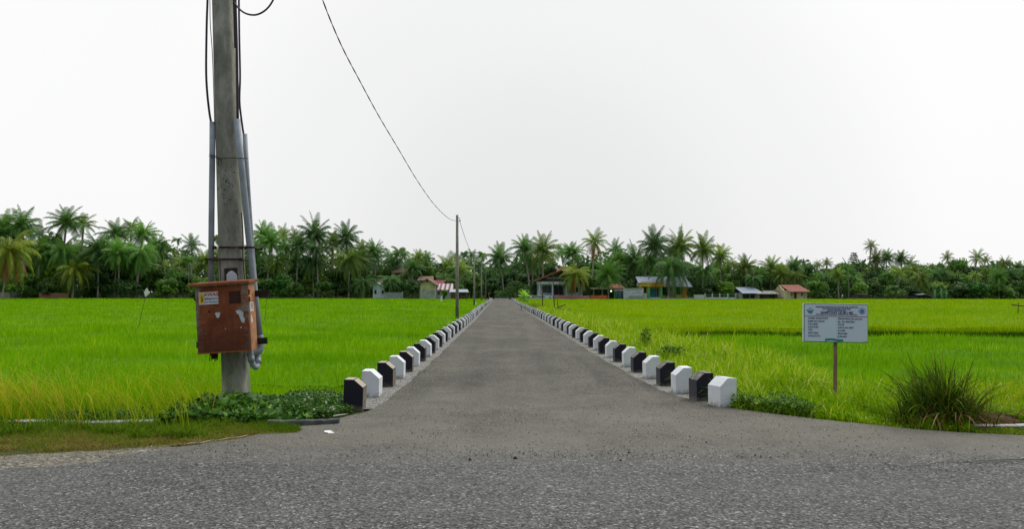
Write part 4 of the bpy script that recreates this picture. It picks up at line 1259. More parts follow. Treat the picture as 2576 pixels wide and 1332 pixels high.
# ================================================================ dark grass clump on the right
CL = leafy('clump_grass', [(0, (0.012, 0.025, 0.004)), (0.35, (0.045, 0.10, 0.008)), (0.65, (0.17, 0.28, 0.015)), (0.80, (0.22, 0.09, 0.04)), (0.9, (0.12, 0.035, 0.025)), (1, (0.45, 0.33, 0.16))], trans=0.25, rough=0.7, spec=0.08)
c = W(2372, 1040, 9.95)
cl = empty('grass_clump', (c.x, 9.95, -0.03), 0, 'big dark tussock of coarse grass with reddish dead leaves at the right road edge', 'grass clump')
bag = Bag()
for (ox, oy, n, h0, h1, l1, dz) in ((0, 0, 1300, .35, 1.0, 1.1, .0), (-.22, .05, 560, .15, .45, 1.2, 3.0), (.20, -.02, 420, .2, .55, 1.2, .2), (.02, -.14, 300, .15, .45, 1.5, -1.57), (.32, .1, 160, .2, .55, 1.3, .5)):
    a = U(0, 6.283, n); rr_ = np.abs(NR.normal(0, 0.13, n))
    V, T, Q, t = blades(ox + rr_ * np.cos(a) * 1.3, oy + rr_ * np.sin(a), np.zeros(n), U(h0, h1, n) * U(.7, 1.1, n), U(0.007, 0.021, n), U(0.1, l1, n) * U(.5, 1.2, n), np.clip(NR.normal(0.45, 0.20, n), 0, 0.74), 7, curl=0.85, az=a * .6 + U(0, 2.5, n) + dz * .3, face=NR.normal(0, 0.9, n))
    bag.add(V, T, Q, t)
link('leaf_tuft', bag.build('leaf_tuft', CL), cl)
bag = Bag()
n = 330
a = U(0, 6.283, n); rr_ = np.abs(NR.normal(0, 0.2, n))
V, T, Q, t = blades(.08 + rr_ * np.cos(a) * 1.2, -.05 + rr_ * np.sin(a), np.zeros(n), U(0.15, 0.55, n), U(0.012, 0.026, n), U(0.3, 1.7, n), np.clip(NR.normal(0.86, 0.08, n), 0.72, 1), 7, curl=0.9, az=U(0, 6.28, n), face=NR.normal(0, 0.8, n))
bag.add(V, T, Q, t)
link('dead_leaves', bag.build('dead_leaves', CL), cl)
WD = leafy('weed_leaf', [(0, (0.02, 0.06, 0.006)), (0.5, (0.08, 0.20, 0.012)), (1, (0.26, 0.42, 0.02))], trans=0.25, spec=0.1)
def weed(px, py, Y, h, wdt, lab, n=500, seed=1):
    c = W(px, py, Y)
    z = float(ground_z(c.x, Y))
    e = empty('tall_weed', (c.x, Y, z), 0, lab, 'weed', 'dark weeds on the right bank')
    bag = Bag()
    m_ = 7
    a = U(0, 6.28, m_)
    V, T, Q, t = blades(U(-.04, .04, m_), U(-.04, .04, m_), np.zeros(m_), h * U(.7, 1, m_), np.full(m_, .02), U(.05, .3, m_), np.full(m_, .2), 4, az=a)
    bag.add(V, T, Q, t); link('stems', bag.build('stems', WD), e)
    bag = Bag(); zc = U(0, 1, n)
    rad_ = wdt * (0.35 + 0.65 * np.sin(np.pi * np.clip(zc, .05, .95))) * np.sqrt(U(0, 1, n))
    a = U(0, 6.28, n)
    bag.add(*leaf_cloud(n, rad_ * np.cos(a), rad_ * np.sin(a), zc * h, U(.05, .14, n), NR.normal(.45, .26, n), .6, .25))
    link('leaves', bag.build('leaves', WD), e)
weed(1625, 868, 21.0, 0.66, 0.17, 'tall dark leafy weed on the right bank, farther of the two', 420)
weed(1688, 900, 17.6, 0.44, 0.40, 'bushy dark weed on the right bank, nearer of the two', 900)
bag = Bag(); n = 500
c = W(1483, 832, 34.0)
x = c.x + NR.normal(0, .28, n); y = 33.5 + NR.normal(0, .4, n)
V, T, Q, t = blades(x, y, ground_z(x, y), U(.2, .5, n), U(.02, .04, n), U(.3, 1.3, n), np.clip(NR.normal(.84, .08, n), 0, 1), 3)
bag.add(V, T, Q, t)
tag(link('dry_bush', bag.build('dry_bush', CL)), 'rusty brown dried bush behind the right row of blocks', 'dry bush')
bag = Bag(); n = 900
c = W(1385, 783, 70.0)
x = c.x + NR.normal(0, .9, n); y = 70 + NR.normal(0, 1.2, n)
V, T, Q, t = blades(x, y, ground_z(x, y), U(.3, 1.0, n), U(.03, .07, n), U(.3, 1.1, n), np.clip(NR.normal(.66, .1, n), 0, 1), 3)
bag.add(V, T, Q, t)
tag(link('dry_bush', bag.build('dry_bush', CL)), 'olive brown shrub beside the stick frame on the right bank', 'dry bush')

# ================================================================ line of poles down the left side, wires
PD = [(1150, 52.0, 'nearest slim concrete pole standing in the left paddy beside the road'), (1193, 99.0, 'second slim concrete pole down the left paddy edge, white flag at its foot'),
      (1211, 147.0, 'third slim concrete pole near the far end of the left paddy'), (1222.5, 194.0, 'farthest slim concrete pole, against the trees at the end of the road')]
heads = []
for px, Y, lab in PD:
    c = W(px, 760, Y); topz = 1.6 + (735 - 541) / F * 52
    e = empty('utility_pole', (c.x, Y, -0.4), 0, lab, 'utility pole', 'concrete poles along the road')
    mb = MB(); mb.tube([(0, 0, -0.1), (0, 0, 2.5), (-0.01, 0, topz + 0.4)], [.115, .105, .078], 14)
    mb.build('pole_shaft', M['far_pole'], e, smooth=True)
    mb = MB(); mb.tube([(0.0, -.06, topz + .2), (.17, -.06, topz + .2), (.17, -.06, topz + .0)], .016, 6)
    mb.tube([(.17, -.06, topz + .09), (.17, -.06, topz - .04)], .03, 8)
    mb.build('wire_bracket', M['iron'], e)
    heads.append(Vector((c.x + .15, Y - .06, topz - .38)))
def wire(name, A, Pts, lab, rr_, twist=0):
    P = smoothline(Pts, 24)
    mb = MB()
    if twist:
        for ph in (0, math.pi):
            q = [p + Vector((math.cos(i * .5 + ph), 0, math.sin(i * .5 + ph))) * twist for i, p in enumerate(P)]
            mb.tube(q, rr_, 5)
    else: mb.tube(P, rr_, 5)
    tag(mb.build(name, M['twist_cable'], smooth=True), lab, 'wire')
start = pb + paxis(8.75) + Vector((.12, .1, 0))
mids = [(812, 0, 16.5), (858, 112, 18.3), (905, 203, 20.6), (952, 290, 23.2), (1000, 371, 26.4), (1050, 455, 31.2), (1090, 512, 37), (1120, 543, 43.8), (1138, 554, 48.5)]
wire('overhead_wire', None, [start, W(775, -120, 14.9)] + [W(*p) for p in mids] + [heads[0]], 'twisted overhead wire sagging from the big pole to the slim pole in the paddy', .009, .0065)
def sag(a, b2, s, n=7): return [a.lerp(b2, i / n) - Vector((0, 0, s * 4 * (i / n) * (1 - i / n))) for i in range(n + 1)]
wire('overhead_wire', None, sag(heads[0], heads[1] + Vector((0, 0, -.2)), .55), 'overhead wire running from the nearest slim pole to the second one', .015)
wire('overhead_wire', None, sag(heads[1], heads[2] + Vector((0, 0, -.2)), .5), 'overhead wire running from the second slim pole to the third one', .016)
wire('overhead_wire', None, sag(heads[2], heads[3] + Vector((0, 0, -.2)), .5), 'overhead wire running from the third slim pole to the farthest one', .016)

# ================================================================ bird scaring flags
def scare_flag(px, base_y, Y, top_px, top_y, cloth, lab):
    a, b2 = W(px, base_y, Y), W(top_px, top_y, Y)
    a.z = min(a.z, -0.1)
    e = empty('scare_flag', a, 0, lab, 'flag', 'white bird scaring flags in the paddy')
    mb = MB(); mb.tube([(0, 0, -.3), ((b2 - a) * .5 + Vector((.02, 0, 0))), (b2 - a)], .011, 6); mb.build('stick', M['dark_wood'], e)
    mb = MB(); mb.plate([W(x, y, Y) - a for x, y in cloth], .01); mb.build('cloth', M['flag'], e)
scare_flag(345, 800, 38, 372, 722, [(370, 724), (376, 739), (366, 748), (362, 736)], 'white diamond shaped flag on a thin leaning stick in the left paddy')
scare_flag(664, 772, 48, 673, 739, [(667.5, 740), (676.5, 740.5), (676, 746), (667, 745.5)], 'small square white flag right of the rusty box')
scare_flag(1109, 770, 95, 1111, 745, [(1109, 746), (1113, 744), (1112.5, 758), (1108, 760)], 'narrow white flag in front of the yellow gabled house')
scare_flag(1197.5, 772, 98, 1197, 760, [(1195, 768), (1196.5, 759), (1199, 763), (1200, 767)], 'tiny white flag at the foot of the second slim pole')

# stick frame on the right bank
c0 = W(1394, 784, 66.0)
e = empty('drying_rack', (c0.x, 66, c0.z - .3), 0, 'rough frame of thin dark sticks with a leaning plank on the right bank', 'stick frame')
def stick(a, b2, r0, nm='stick'):
    mb = MB(); mb.tube([W(*a) - e.location, W(*b2) - e.location], [r0, r0 * .7], 7); mb.build(nm, M['dark_wood'], e)
stick((1365, 782, 67), (1364.5, 722, 67), .045); stick((1395, 790, 66), (1391, 690, 66), .045); stick((1404, 788, 65.5), (1402, 752, 65.5), .035)
stick((1386, 782, 65.8), (1422, 767, 66.2), .06, 'plank')
c0 = W(2560, 769, 60.0)
e = empty('plank_stand', (c0.x, 60, c0.z - .6), 0, 'pale plank laid across a stick at the right edge of the paddy', 'plank stand')
stick((2545, 767.5, 60), (2578, 771.5, 60), .05, 'plank'); stick((2561, 790, 60), (2562, 762, 60), .03)
# ================================================================ village houses
def HM(name, col, **k): return simple(name, col, k.pop('rough', 0.85), k.pop('var', 0.18), k.pop('scale', 1.2), bmp=0, **k)
M['cream'] = HM('cream_wall', (0.62, 0.55, 0.34), dirt=(0.20, 0.20, 0.16))
M['cream_lower'] = HM('weathered_plaster', (0.38, 0.41, 0.36), var=.35, dirt=(0.12, 0.14, 0.12))
M['paleblue'] = HM('pale_blue_wall', (0.52, 0.58, 0.60), dirt=(0.2, 0.23, 0.22))
M['greywall'] = HM('grey_plaster', (0.33, 0.35, 0.35), dirt=(0.13, 0.14, 0.13))
M['yellow'] = HM('yellow_wall', (0.70, 0.47, 0.08))
M['orange'] = HM('orange_wall', (0.60, 0.26, 0.04))
M['green'] = HM('green_paint', (0.12, 0.42, 0.13))
M['teal'] = HM('teal_door', (0.03, 0.20, 0.22))
M['dark'] = HM('dark_opening', (0.012, 0.013, 0.016), rough=.4)
M['glass'] = HM('dark_glass', (0.04, 0.06, 0.07), rough=.15)
M['brown_roof'] = HM('brown_tile_roof', (0.19, 0.115, 0.085), scale=2, dirt=(.12, .10, .08))
M['red_roof'] = HM('red_tile_roof', (0.30, 0.11, 0.085), scale=2, dirt=(.17, .08, .06))
M['maroon_roof'] = HM('maroon_metal_roof', (0.22, 0.045, 0.055), scale=2)
M['metal_roof'] = HM('blue_grey_metal_roof', (0.34, 0.39, 0.46), scale=.6, rough=.45, dirt=(.2, .2, .2))
M['old_metal'] = HM('old_metal_roof', (0.27, 0.27, 0.26), scale=1, rough=.6, dirt=(.15, .12, .1))
M['board'] = HM('old_boards', (0.10, 0.085, 0.07), scale=2)
M['banner_w'] = HM('white_banner', (0.55, 0.58, 0.60)); M['banner_p'] = HM('pink_banner', (0.42, 0.16, 0.17), dirt=(.5, .35, .35), scale=.8)
M['banner_o'] = HM('orange_banner', (0.62, 0.13, 0.06), dirt=(.6, .3, .25), scale=.8)
M['brick'] = HM('pale_bricks', (0.30, 0.25, 0.2), scale=3); M['terracotta'] = HM('orange_brick_wall', (0.30, 0.15, 0.08), scale=3)
M['door_brown'] = HM('brown_door', (0.16, 0.05, 0.025))
mt_ = bpy.data.materials.new('lamp_glow'); mt_.use_nodes = True
bb = mt_.node_tree.nodes['Principled BSDF']; bb.inputs['Emission Color'].default_value = (1, 1, .95, 1); bb.inputs['Emission Strength'].default_value = 3.0
M['lamp'] = mt_
# striped tin
m, nt, b = base_mat('striped_tin_roof', 0.6, 0.3)
t = N(nt, 'ShaderNodeTexCoord'); wv = N(nt, 'ShaderNodeTexWave'); wv.inputs['Scale'].default_value = 0.30; wv.bands_direction = 'X'
nt.links.new(t.outputs['Object'], wv.inputs[0])
nt.links.new(ramp(nt, wv.outputs[0], [(0, (.24, .05, .05)), (.5, (.45, .47, .5))], 'CONSTANT'), b.inputs['Base Color'])
M['striped'] = m

class House:
    """frame with origin at the base centre; x right, y depth (front at 0), z up, in metres from pixels"""
    def __init__(s, name, px0, px1, Y, label, cat='house', basey=753, group=None):
        s.Y = Y; s.px0 = px0
        a, b2 = W(px0, basey, Y), W(px1, basey, Y)
        s.o = Vector(((a.x + b2.x) / 2, Y, 0.0))
        s.e = empty(name, s.o, 0, label, cat, group)
        s.k = Y / F
    def x(s, px): return W(px, 740, s.Y).x - s.o.x
    def z(s, py): return max(-0.1, W(1288, py, s.Y).z - s.o.z)
    def box(s, name, x0, x1, y0, y1, py_top, py_bot, mat, parent=None, bev=0):
        mb = MB(); zb = s.z(py_bot) if py_bot < 751 else -0.1
        mb.box(s.x(x0), s.x(x1), y0, y1, zb, s.z(py_top))
        return mb.build(name, M[mat], parent or s.e)
    def opening(s, name, x0, x1, pt, pb_, mat='dark', frame='paleblue', y=0.0, bars=1, parent=None):
        f = MB(); X0, X1, Z0, Z1 = s.x(x0), s.x(x1), s.z(pb_) if pb_ < 751 else 0, s.z(pt)
        w_ = .07
        f.box(X0, X0 + w_, y - .06, y + .02, Z0, Z1); f.box(X1 - w_, X1, y - .06, y + .02, Z0, Z1)
        f.box(X0 + w_, X1 - w_, y - .06, y + .02, Z1 - w_, Z1); f.box(X0 + w_, X1 - w_, y - .06, y + .02, Z0, Z0 + w_)
        for i in range(1, bars):
            xx = X0 + (X1 - X0) * i / bars; f.box(xx - .03, xx + .03, y - .055, y + .01, Z0 + w_, Z1 - w_)
        o = f.build(name, M[frame], parent or s.e)
        g_ = MB(); g_.box(X0 + w_, X1 - w_, y - .02, y - .004, Z0 + w_, Z1 - w_)
        g_.build('pane' if 'window' in name else 'leaf', M[mat], o)
        return o
    def roof_slope(s, name, x0, x1, top, bot, yf, yb, mat, x0t=None, x1t=None, corr=True):
        """mono slope rising backwards, corrugated"""
        mb = MB()
        X0, X1 = s.x(x0), s.x(x1); T0, T1 = s.x(x0t if x0t else x0), s.x(x1t if x1t else x1)
        Z0, Z1 = s.z(bot), s.z(top)
        n = max(4, int((X1 - X0) / .3)) if corr else 1
        for i in range(n):
            a, c = i / n, (i + 1) / n
            off = 0.03 if i % 2 else 0
            lo0, lo1 = X0 + (X1 - X0) * a, X0 + (X1 - X0) * c
            hi0, hi1 = T0 + (T1 - T0) * a, T0 + (T1 - T0) * c
            mb.add([(lo0, yf, Z0 + off), (lo1, yf, Z0 + off), (hi1, yb, Z1 + off), (hi0, yb, Z1 + off),
                    (lo0, yf, Z0 - .07), (lo1, yf, Z0 - .07), (hi1, yb, Z1 - .07), (hi0, yb, Z1 - .07)],
                   [(0, 1, 2, 3), (4, 7, 6, 5), (0, 4, 5, 1), (1, 5, 6, 2), (2, 6, 7, 3), (3, 7, 4, 0)])
        return mb.build(name, M[mat], s.e)
    def back_slope(s, name, x0, x1, top, bot, yb, yr, mat):
        mb = MB(); mb.plate([(s.x(x0), yr, s.z(top) + .01), (s.x(x1), yr, s.z(top) + .01), (s.x(x1), yb, s.z(bot)), (s.x(x0), yb, s.z(bot))], .07)
        return mb.build(name, M[mat], s.e)

# A pale blue house, left
h = House('small_house', 936, 966, 200, 'small pale blue house with grey metal gable roof and two dark windows, left of centre')
h.box('wall', 938, 966, 0, 7, 720, 752, 'paleblue')
mb = MB(); mb.prism([(h.x(938), h.z(720)), (h.x(966), h.z(720)), (h.x(949), h.z(713.5))], 0.0, 6.9); mb.build('gable', M['paleblue'], h.e)
mb = MB(); mb.plate([(h.x(932), -.7, h.z(722)), (h.x(949), -.7, h.z(712)), (h.x(949), 7.4, h.z(712)), (h.x(932), 7.4, h.z(722))], .09)
mb.plate([(h.x(949), -.7, h.z(712)), (h.x(971), -.7, h.z(723)), (h.x(971), 7.4, h.z(723)), (h.x(949), 7.4, h.z(712))], .09); mb.build('roof', M['metal_roof'], h.e)
h.opening('window', 941, 948, 730, 741); h.opening('window', 959.5, 966, 730, 741)
mb = MB(); wl = House('garden_wall', 966, 1015, 199, 'pale grey garden wall right of the small pale blue house', 'wall')
wl.box('wall_panel', 966, 1012, 0, .15, 736, 752, 'greywall'); wl.box('wall_post', 1011.5, 1014, -.05, .2, 734, 752, 'paleblue')
h = House('tile_roofed_house', 944, 974, 214, 'brown tiled roof of a house behind the pale blue house', 'house')
h.box('wall', 946, 972, 0, 6, 712, 752, 'greywall'); h.roof_slope('roof', 941, 976, 699, 712, -.8, 4, 'brown_roof', 950, 966)
h.back_slope('roof', 941, 976, 699, 712, 8.5, 4.0, 'brown_roof')
h = House('tile_roofed_house', 985, 1028, 222, 'house with a long faded brown roof showing high between the palms', 'house')
h.box('wall', 990, 1022, 0, 7, 690, 752, 'board'); h.roof_slope('roof', 986, 1028, 676, 687, -.8, 4, 'brown_roof', 990, 1022)
h.back_slope('roof', 986, 1028, 676, 687, 9, 4, 'brown_roof')
# B yellow gable house
h = House('gabled_house', 1057, 1095, 190, 'old yellow gabled house with grey stained lower wall and brown roof')
h.box('wall', 1057, 1094, 0, 9, 729, 753, 'cream_lower'); h.box('wall', 1057.2, 1093.8, 0.01, 8.9, 715, 729, 'cream')
mb = MB(); mb.prism([(h.x(1057.2), h.z(715)), (h.x(1093.8), h.z(715)), (h.x(1075), h.z(704.5))], 0.01, 8.9); mb.build('gable', M['cream'], h.e)
mb = MB(); mb.plate([(h.x(1049.5), -.9, h.z(717.5)), (h.x(1075), -.9, h.z(701.5)), (h.x(1075), 9.6, h.z(701.5)), (h.x(1049.5), 9.6, h.z(717.5))], .16)
mb.plate([(h.x(1075), -.9, h.z(701.5)), (h.x(1100), -.9, h.z(718)), (h.x(1100), 9.6, h.z(718)), (h.x(1075), 9.6, h.z(701.5))], .16); mb.build('roof', M['brown_roof'], h.e)
h.opening('vent_window', 1073, 1076.5, 704.8, 711.5, 'door_brown', 'door_brown')
h.box('corner_column', 1095.5, 1097.5, -.6, -.3, 718, 753, 'cream')
h2 = House('house_wing', 1052, 1090, 203, 'wide brown roof rising behind the yellow gabled house', 'house')
h2.box('wall', 1054, 1088, 0, 7, 704, 752, 'greywall'); h2.roof_slope('roof', 1049, 1091, 695, 706, -.8, 4, 'brown_roof', 1051, 1087); h2.back_slope('roof', 1049, 1091, 695, 706, 9, 4, 'brown_roof')
h = House('red_roofed_house', 1092, 1116, 200, 'house with a plain maroon metal roof right of the yellow gabled house', 'house')
h.box('wall', 1092, 1115, 0, 6, 719, 752, 'greywall'); h.roof_slope('roof', 1088, 1116, 705, 719, -.7, 4, 'maroon_roof'); h.back_slope('roof', 1088, 1116, 705, 719, 8, 4, 'maroon_roof')
h = House('tin_roofed_house', 1098, 1140, 192, 'low house with red and white striped tin roof', 'house')
h.box('wall', 1098, 1136, 0, 5, 730, 753, 'paleblue'); h.roof_slope('roof', 1097, 1141, 714, 730, -.8, 3.5, 'striped', 1101, 1137); h.back_slope('roof', 1098, 1140, 714, 730, 7, 3.5, 'striped')
h.opening('doorway', 1112, 1119, 734, 752); h.opening('window', 1101, 1107, 734, 743)
h = House('open_shed', 1130, 1178, 187, 'open shed with flat grey tin roof and brown benches, behind the slim pole', 'shed')
h.roof_slope('roof', 1130, 1180, 728.5, 735.5, -.5, 3.2, 'metal_roof', 1130, 1174)
h.box('back_wall', 1132, 1175, 3.0, 3.1, 731, 752, 'board')
for x in (1133, 1146, 1160, 1173): h.box('post', x, x + .9, -.1, 0, 734, 752, 'wood_post')
h.box('bench', 1135, 1147, .4, .9, 746, 747.5, 'door_brown'); h.box('bench', 1152, 1170, .4, .9, 746, 748, 'wood_post'); h.box('counter', 1137, 1143, 1.5, 2.2, 738, 752, 'banner_p')
# fence left of the yellow house and the strips of bamboo fence
def picket(px0, px1, Y, pyt, lab, mat='board', step=.45, cat='fence'):
    a, b2 = W(px0, 750, Y).x, W(px1, 750, Y).x
    e = empty('stick_fence', ((a + b2) / 2, Y, 0), 0, lab, cat)
    zt = W(1288, pyt, Y).z
    hw = (b2 - a) / 2
    r = random.Random(int(px0)); mb = MB(); x = -hw
    while x < hw:
        mb.tube([(x, 0, -.1), (x + r.uniform(-.08, .08), 0, zt * r.uniform(.8, 1.1))], .035, 4); x += step * r.uniform(.6, 1.3)
    mb.build('pickets', M[mat], e)
    mb = MB(); mb.box(-hw, hw, .04, .08, zt * .65, zt * .65 + .07); mb.box(-hw, hw, .04, .08, zt * .3, zt * .3 + .07); mb.build('rails', M[mat], e)
picket(1014, 1054, 196, 738, 'dark stick fence between the garden wall and the yellow gabled house')
picket(270, 560, 206, 741, 'long grey stick fence under the palms on the left')
picket(560, 930, 206, 745, 'thin stick fence below the palms left of the pale blue house')
picket(2100, 2300, 181, 744, 'low stick fence under the trees left of the dark shack')
for a, b2, t_, mtl, lab in ((-40, 26, 737, 'brick', 'low pale brick wall under the palms at the far left'), (98, 172, 739.5, 'terracotta', 'low orange brick wall under the palms at the left')):
    h = House('brick_wall', a, b2, 207, lab, 'wall'); h.box('wall_panel', a, b2, 0, .2, t_, 752, mtl); h.box('wall_coping', a, b2, -.03, .23, t_ - 1, t_, 'greywall')
h = House('tin_roofed_house', 215, 280, 222, 'pale tin roof of a hut half hidden in the left palm grove', 'hut')
h.box('wall', 218, 278, 0, 4, 724, 752, 'board'); h.roof_slope('roof', 213, 282, 712, 724, -.8, 3, 'old_metal', 218, 274)
h.back_slope('roof', 213, 282, 712, 724, 5, 3, 'old_metal'); h.opening('doorway', 236, 246, 730, 752)
h = House('small_house', 20, 62, 214, 'grey walled house in shade behind the leftmost palms', 'house')
h.box('wall', 22, 60, 0, 5, 700, 752, 'greywall'); h.roof_slope('roof', 18, 64, 690, 702, -.8, 3, 'old_metal'); h.opening('window', 30, 38, 720, 732); h.back_slope('roof', 18, 64, 690, 702, 6, 3, 'old_metal')

# C big verandah house
h = House('verandah_house', 1342, 1470, 184, 'large white verandah house with shallow red brown gable roof behind the palms')
h.box('back_wall', 1352, 1466, 3.0, 9, 709, 753, 'paleblue')
h.box('verandah_beam', 1350, 1465, -.1, .5, 709, 716, 'paleblue')
for x in (1355, 1388.5, 1423, 1461): h.box('pillar', x, x + 4, 0, .35, 716, 752, 'paleblue')
h.box('verandah_floor', 1350, 1466, -.3, 3.0, 744, 752, 'paleblue')
h.opening('window', 1366, 1389, 719, 738, 'glass', 'greywall', 3.0, 2); h.opening('doorway', 1394, 1420, 718, 743, 'dark', 'greywall', 3.0, 2)
h.opening('window', 1427, 1440, 720, 738, 'glass', 'paleblue', 3.0, 2); h.opening('window', 1443, 1458, 722, 738, 'glass', 'paleblue', 3.0, 2)
mb = MB(); mb.prism([(h.x(1352), h.z(709)), (h.x(1462), h.z(709)), (h.x(1411), h.z(682))], 1.2, 8.8); mb.build('gable', M['board'], h.e)
mb = MB(); mb.plate([(h.x(1340), -.8, h.z(707)), (h.x(1411), -.8, h.z(679)), (h.x(1411), 9.5, h.z(679)), (h.x(1340), 9.5, h.z(707))], .3)
mb.plate([(h.x(1411), -.8, h.z(679)), (h.x(1472), -.8, h.z(706)), (h.x(1472), 9.5, h.z(706)), (h.x(1411), 9.5, h.z(679))], .3); mb.build('roof', M['red_roof'], h.e)
h.box('gable_band', 1375, 1446, 1.0, 1.15, 698, 702, 'greywall')
h = House('brown_roofed_house', 1410, 1482, 196, 'tall house behind with a faded brown roof above the verandah house', 'house')
h.box('wall', 1415, 1478, 0, 8, 694, 752, 'greywall'); h.roof_slope('roof', 1396, 1480, 676, 694, -.8, 4.5, 'brown_roof', 1404, 1474); h.back_slope('roof', 1398, 1478, 676, 694, 10, 4.5, 'brown_roof')
# banners along the field edge
def banner(px0, px1, t_, b_, mat, lab, seed, text=False):
    Y = 180.5
    h = House('banner', px0, px1, Y, lab, 'banner'); r = random.Random(seed)
    X0, X1 = h.x(px0), h.x(px1); n = 14; mb = MB()
    zt, zb = h.z(t_), max(.05, h.z(b_)); 
    for i in range(n):
        a, c = X0 + (X1 - X0) * i / n, X0 + (X1 - X0) * (i + 1) / n
        q = lambda x: .05 * math.sin(x * 3 + seed)
        mb.add([(a, q(a), zb), (c, q(c), zb), (c, q(c), zt + .04 * math.sin(c * 2)), (a, q(a), zt + .04 * math.sin(a * 2)),
                (a, q(a) + .03, zb), (c, q(c) + .03, zb), (c, q(c) + .03, zt + .04 * math.sin(c * 2)), (a, q(a) + .03, zt + .04 * math.sin(a * 2))],
               [(0, 1, 2, 3), (5, 4, 7, 6), (3, 2, 6, 7), (0, 4, 5, 1)])
    cl_ = mb.build('cloth', M[mat], h.e)
    for x in (X0, X1): m2 = MB(); m2.tube([(x, .05, -.1), (x, .05, zt + .12)], .04, 6); m2.build('post', M['dark_wood'], h.e)
    return h, cl_, zt, zb
hb, cl_, zt, zb = banner(1333, 1391, 744, 754, 'banner_w', 'white banner with a line of black lettering in front of the verandah house', 1)
text_obj('lettering', 'BANGUNAN', .50, M['iron'], hb.e, (-.7, -.09, (zt + zb) / 2 + .08), align='CENTER', bold=.01, ext=.002)
for x in (-1.9, 1.9):
    mb = MB(); mb.tube([(x, -.075, zb + .25), (x, -.07, zb + .65)], .16, 8); 
    mb = MB(); mb.plate([(x + .2 * math.cos(k * .785), -.08, (zt + zb) / 2 + .2 * math.sin(k * .785)) for k in range(8)], .01); mb.build('emblem', M['greywall'], hb.e)
banner(1393, 1484, 744.5, 754, 'banner_p', 'long faded pink banner in front of the verandah house', 2)
banner(1486, 1527, 744, 753.5, 'banner_o', 'bright orange red banner at the field edge', 3)
# D shop with red roof
h = House('shop_building', 1488, 1570, 186, 'open fronted shop with small red roof, green posts and a lit lamp', 'shop')
h.box('back_wall', 1490, 1568, 3.5, 3.7, 727, 753, 'board'); h.box('fascia', 1487, 1570, -.2, .2, 725, 728.5, 'cream')
h.roof_slope('roof', 1529, 1574, 714, 725.5, -.4, 3.7, 'red_roof', 1537, 1562); h.box('flat_roof', 1488, 1570, .2, 4, 724, 726.5, 'old_metal')
for x in (1492, 1514, 1545): h.box('post', x, x + 3, 0, .3, 728, 752, 'green')
h.box('shop_front', 1547, 1569, .1, .3, 733.5, 752, 'glass'); h.box('fascia_board', 1546, 1569, -.05, .1, 728.6, 734, 'paleblue')
h.opening('window', 1550, 1559, 737, 749, 'teal', 'paleblue', 0.1); h.opening('window', 1560, 1568, 737, 746, 'glass', 'paleblue', 0.1)
mb = MB(); c = (h.x(1537), -.3, h.z(733))
mb.tube([(c[0], c[1], c[2] - .15), (c[0], c[1], c[2] - .08), (c[0], c[1], c[2] + .08), (c[0], c[1], c[2] + .15)], [.06, .15, .15, .06], 10); mb.build('lamp', M['lamp'], h.e)
h.box('parked_counter', 1553, 1562, -.9, -.3, 746, 752, 'teal')
# E white panelled gate
h = House('white_gate', 1568, 1620, 182, 'tall white panelled screen wall beside the yellow house', 'gate')
h.box('panel', 1568.5, 1619, 0, .2, 726, 752, 'paleblue'); h.box('top_rail', 1568, 1620, -.05, .25, 725, 726.5, 'old_metal')
for x0, x1 in ((1574, 1582), (1587, 1605), (1607, 1615)): h.box('vent_slot', x0, x1, -.01, .02, 728, 731, 'greywall')
h.box('lower_panel', 1582, 1616, -.02, .05, 745, 752, 'greywall'); h.box('side_wall', 1620.5, 1627, 0, .2, 739, 752, 'paleblue')
# F yellow house
h = House('yellow_house', 1606, 1740, 183, 'long yellow house with green pillars, teal door and blue grey metal roof', 'house')
h.box('wall', 1617, 1731, 1.5, 9, 721, 753, 'yellow')
h.box('porch_fascia', 1611, 1671, -.3, .1, 709, 721, 'yellow'); h.box('porch_beam', 1637, 1668, -.35, -.31, 711, 721.5, 'orange')
h.box('porch_wall', 1603, 1612, 0.2, .5, 711, 722, 'cream')
h.roof_slope('roof', 1605, 1668, 696, 712, -.6, 4.5, 'metal_roof', 1607, 1666)
h.roof_slope('roof', 1668.5, 1742, 695.5, 722, -.2, 4.6, 'metal_roof', 1668.5, 1734); h.back_slope('roof', 1606, 1740, 695.5, 720, 10, 4.6, 'metal_roof')
for x in (1629, 1660.5): h.box('pillar', x, x + 5.5, -.2, .2, 721, 753, 'green')
h.opening('door', 1639, 1654, 726, 750, 'teal', 'teal', 1.4); h.opening('window', 1633, 1638.5, 726, 748, 'dark', 'greywall', 1.4); h.opening('window', 1654.5, 1660, 726, 748, 'dark', 'greywall', 1.4)
h.box('porch_floor', 1633, 1662, -.4, 1.5, 749, 753, 'paleblue')
h.opening('window', 1619, 1628, 723, 738, 'dark', 'wood_post', 1.45, 2)
h.box('grey_panel', 1683, 1703, .9, 1.3, 727, 743, 'old_metal'); h.opening('window', 1668, 1682, 722, 744, 'dark', 'greywall', 1.45, 2); h.opening('window', 1704, 1720, 722, 742, 'dark', 'green', 1.45, 3)
h.box('base_band', 1668, 1731, 1.42, 1.5, 748.5, 753, 'green'); h.box('orange_panel', 1720, 1731, 1.4, 1.49, 722, 748.5, 'orange')
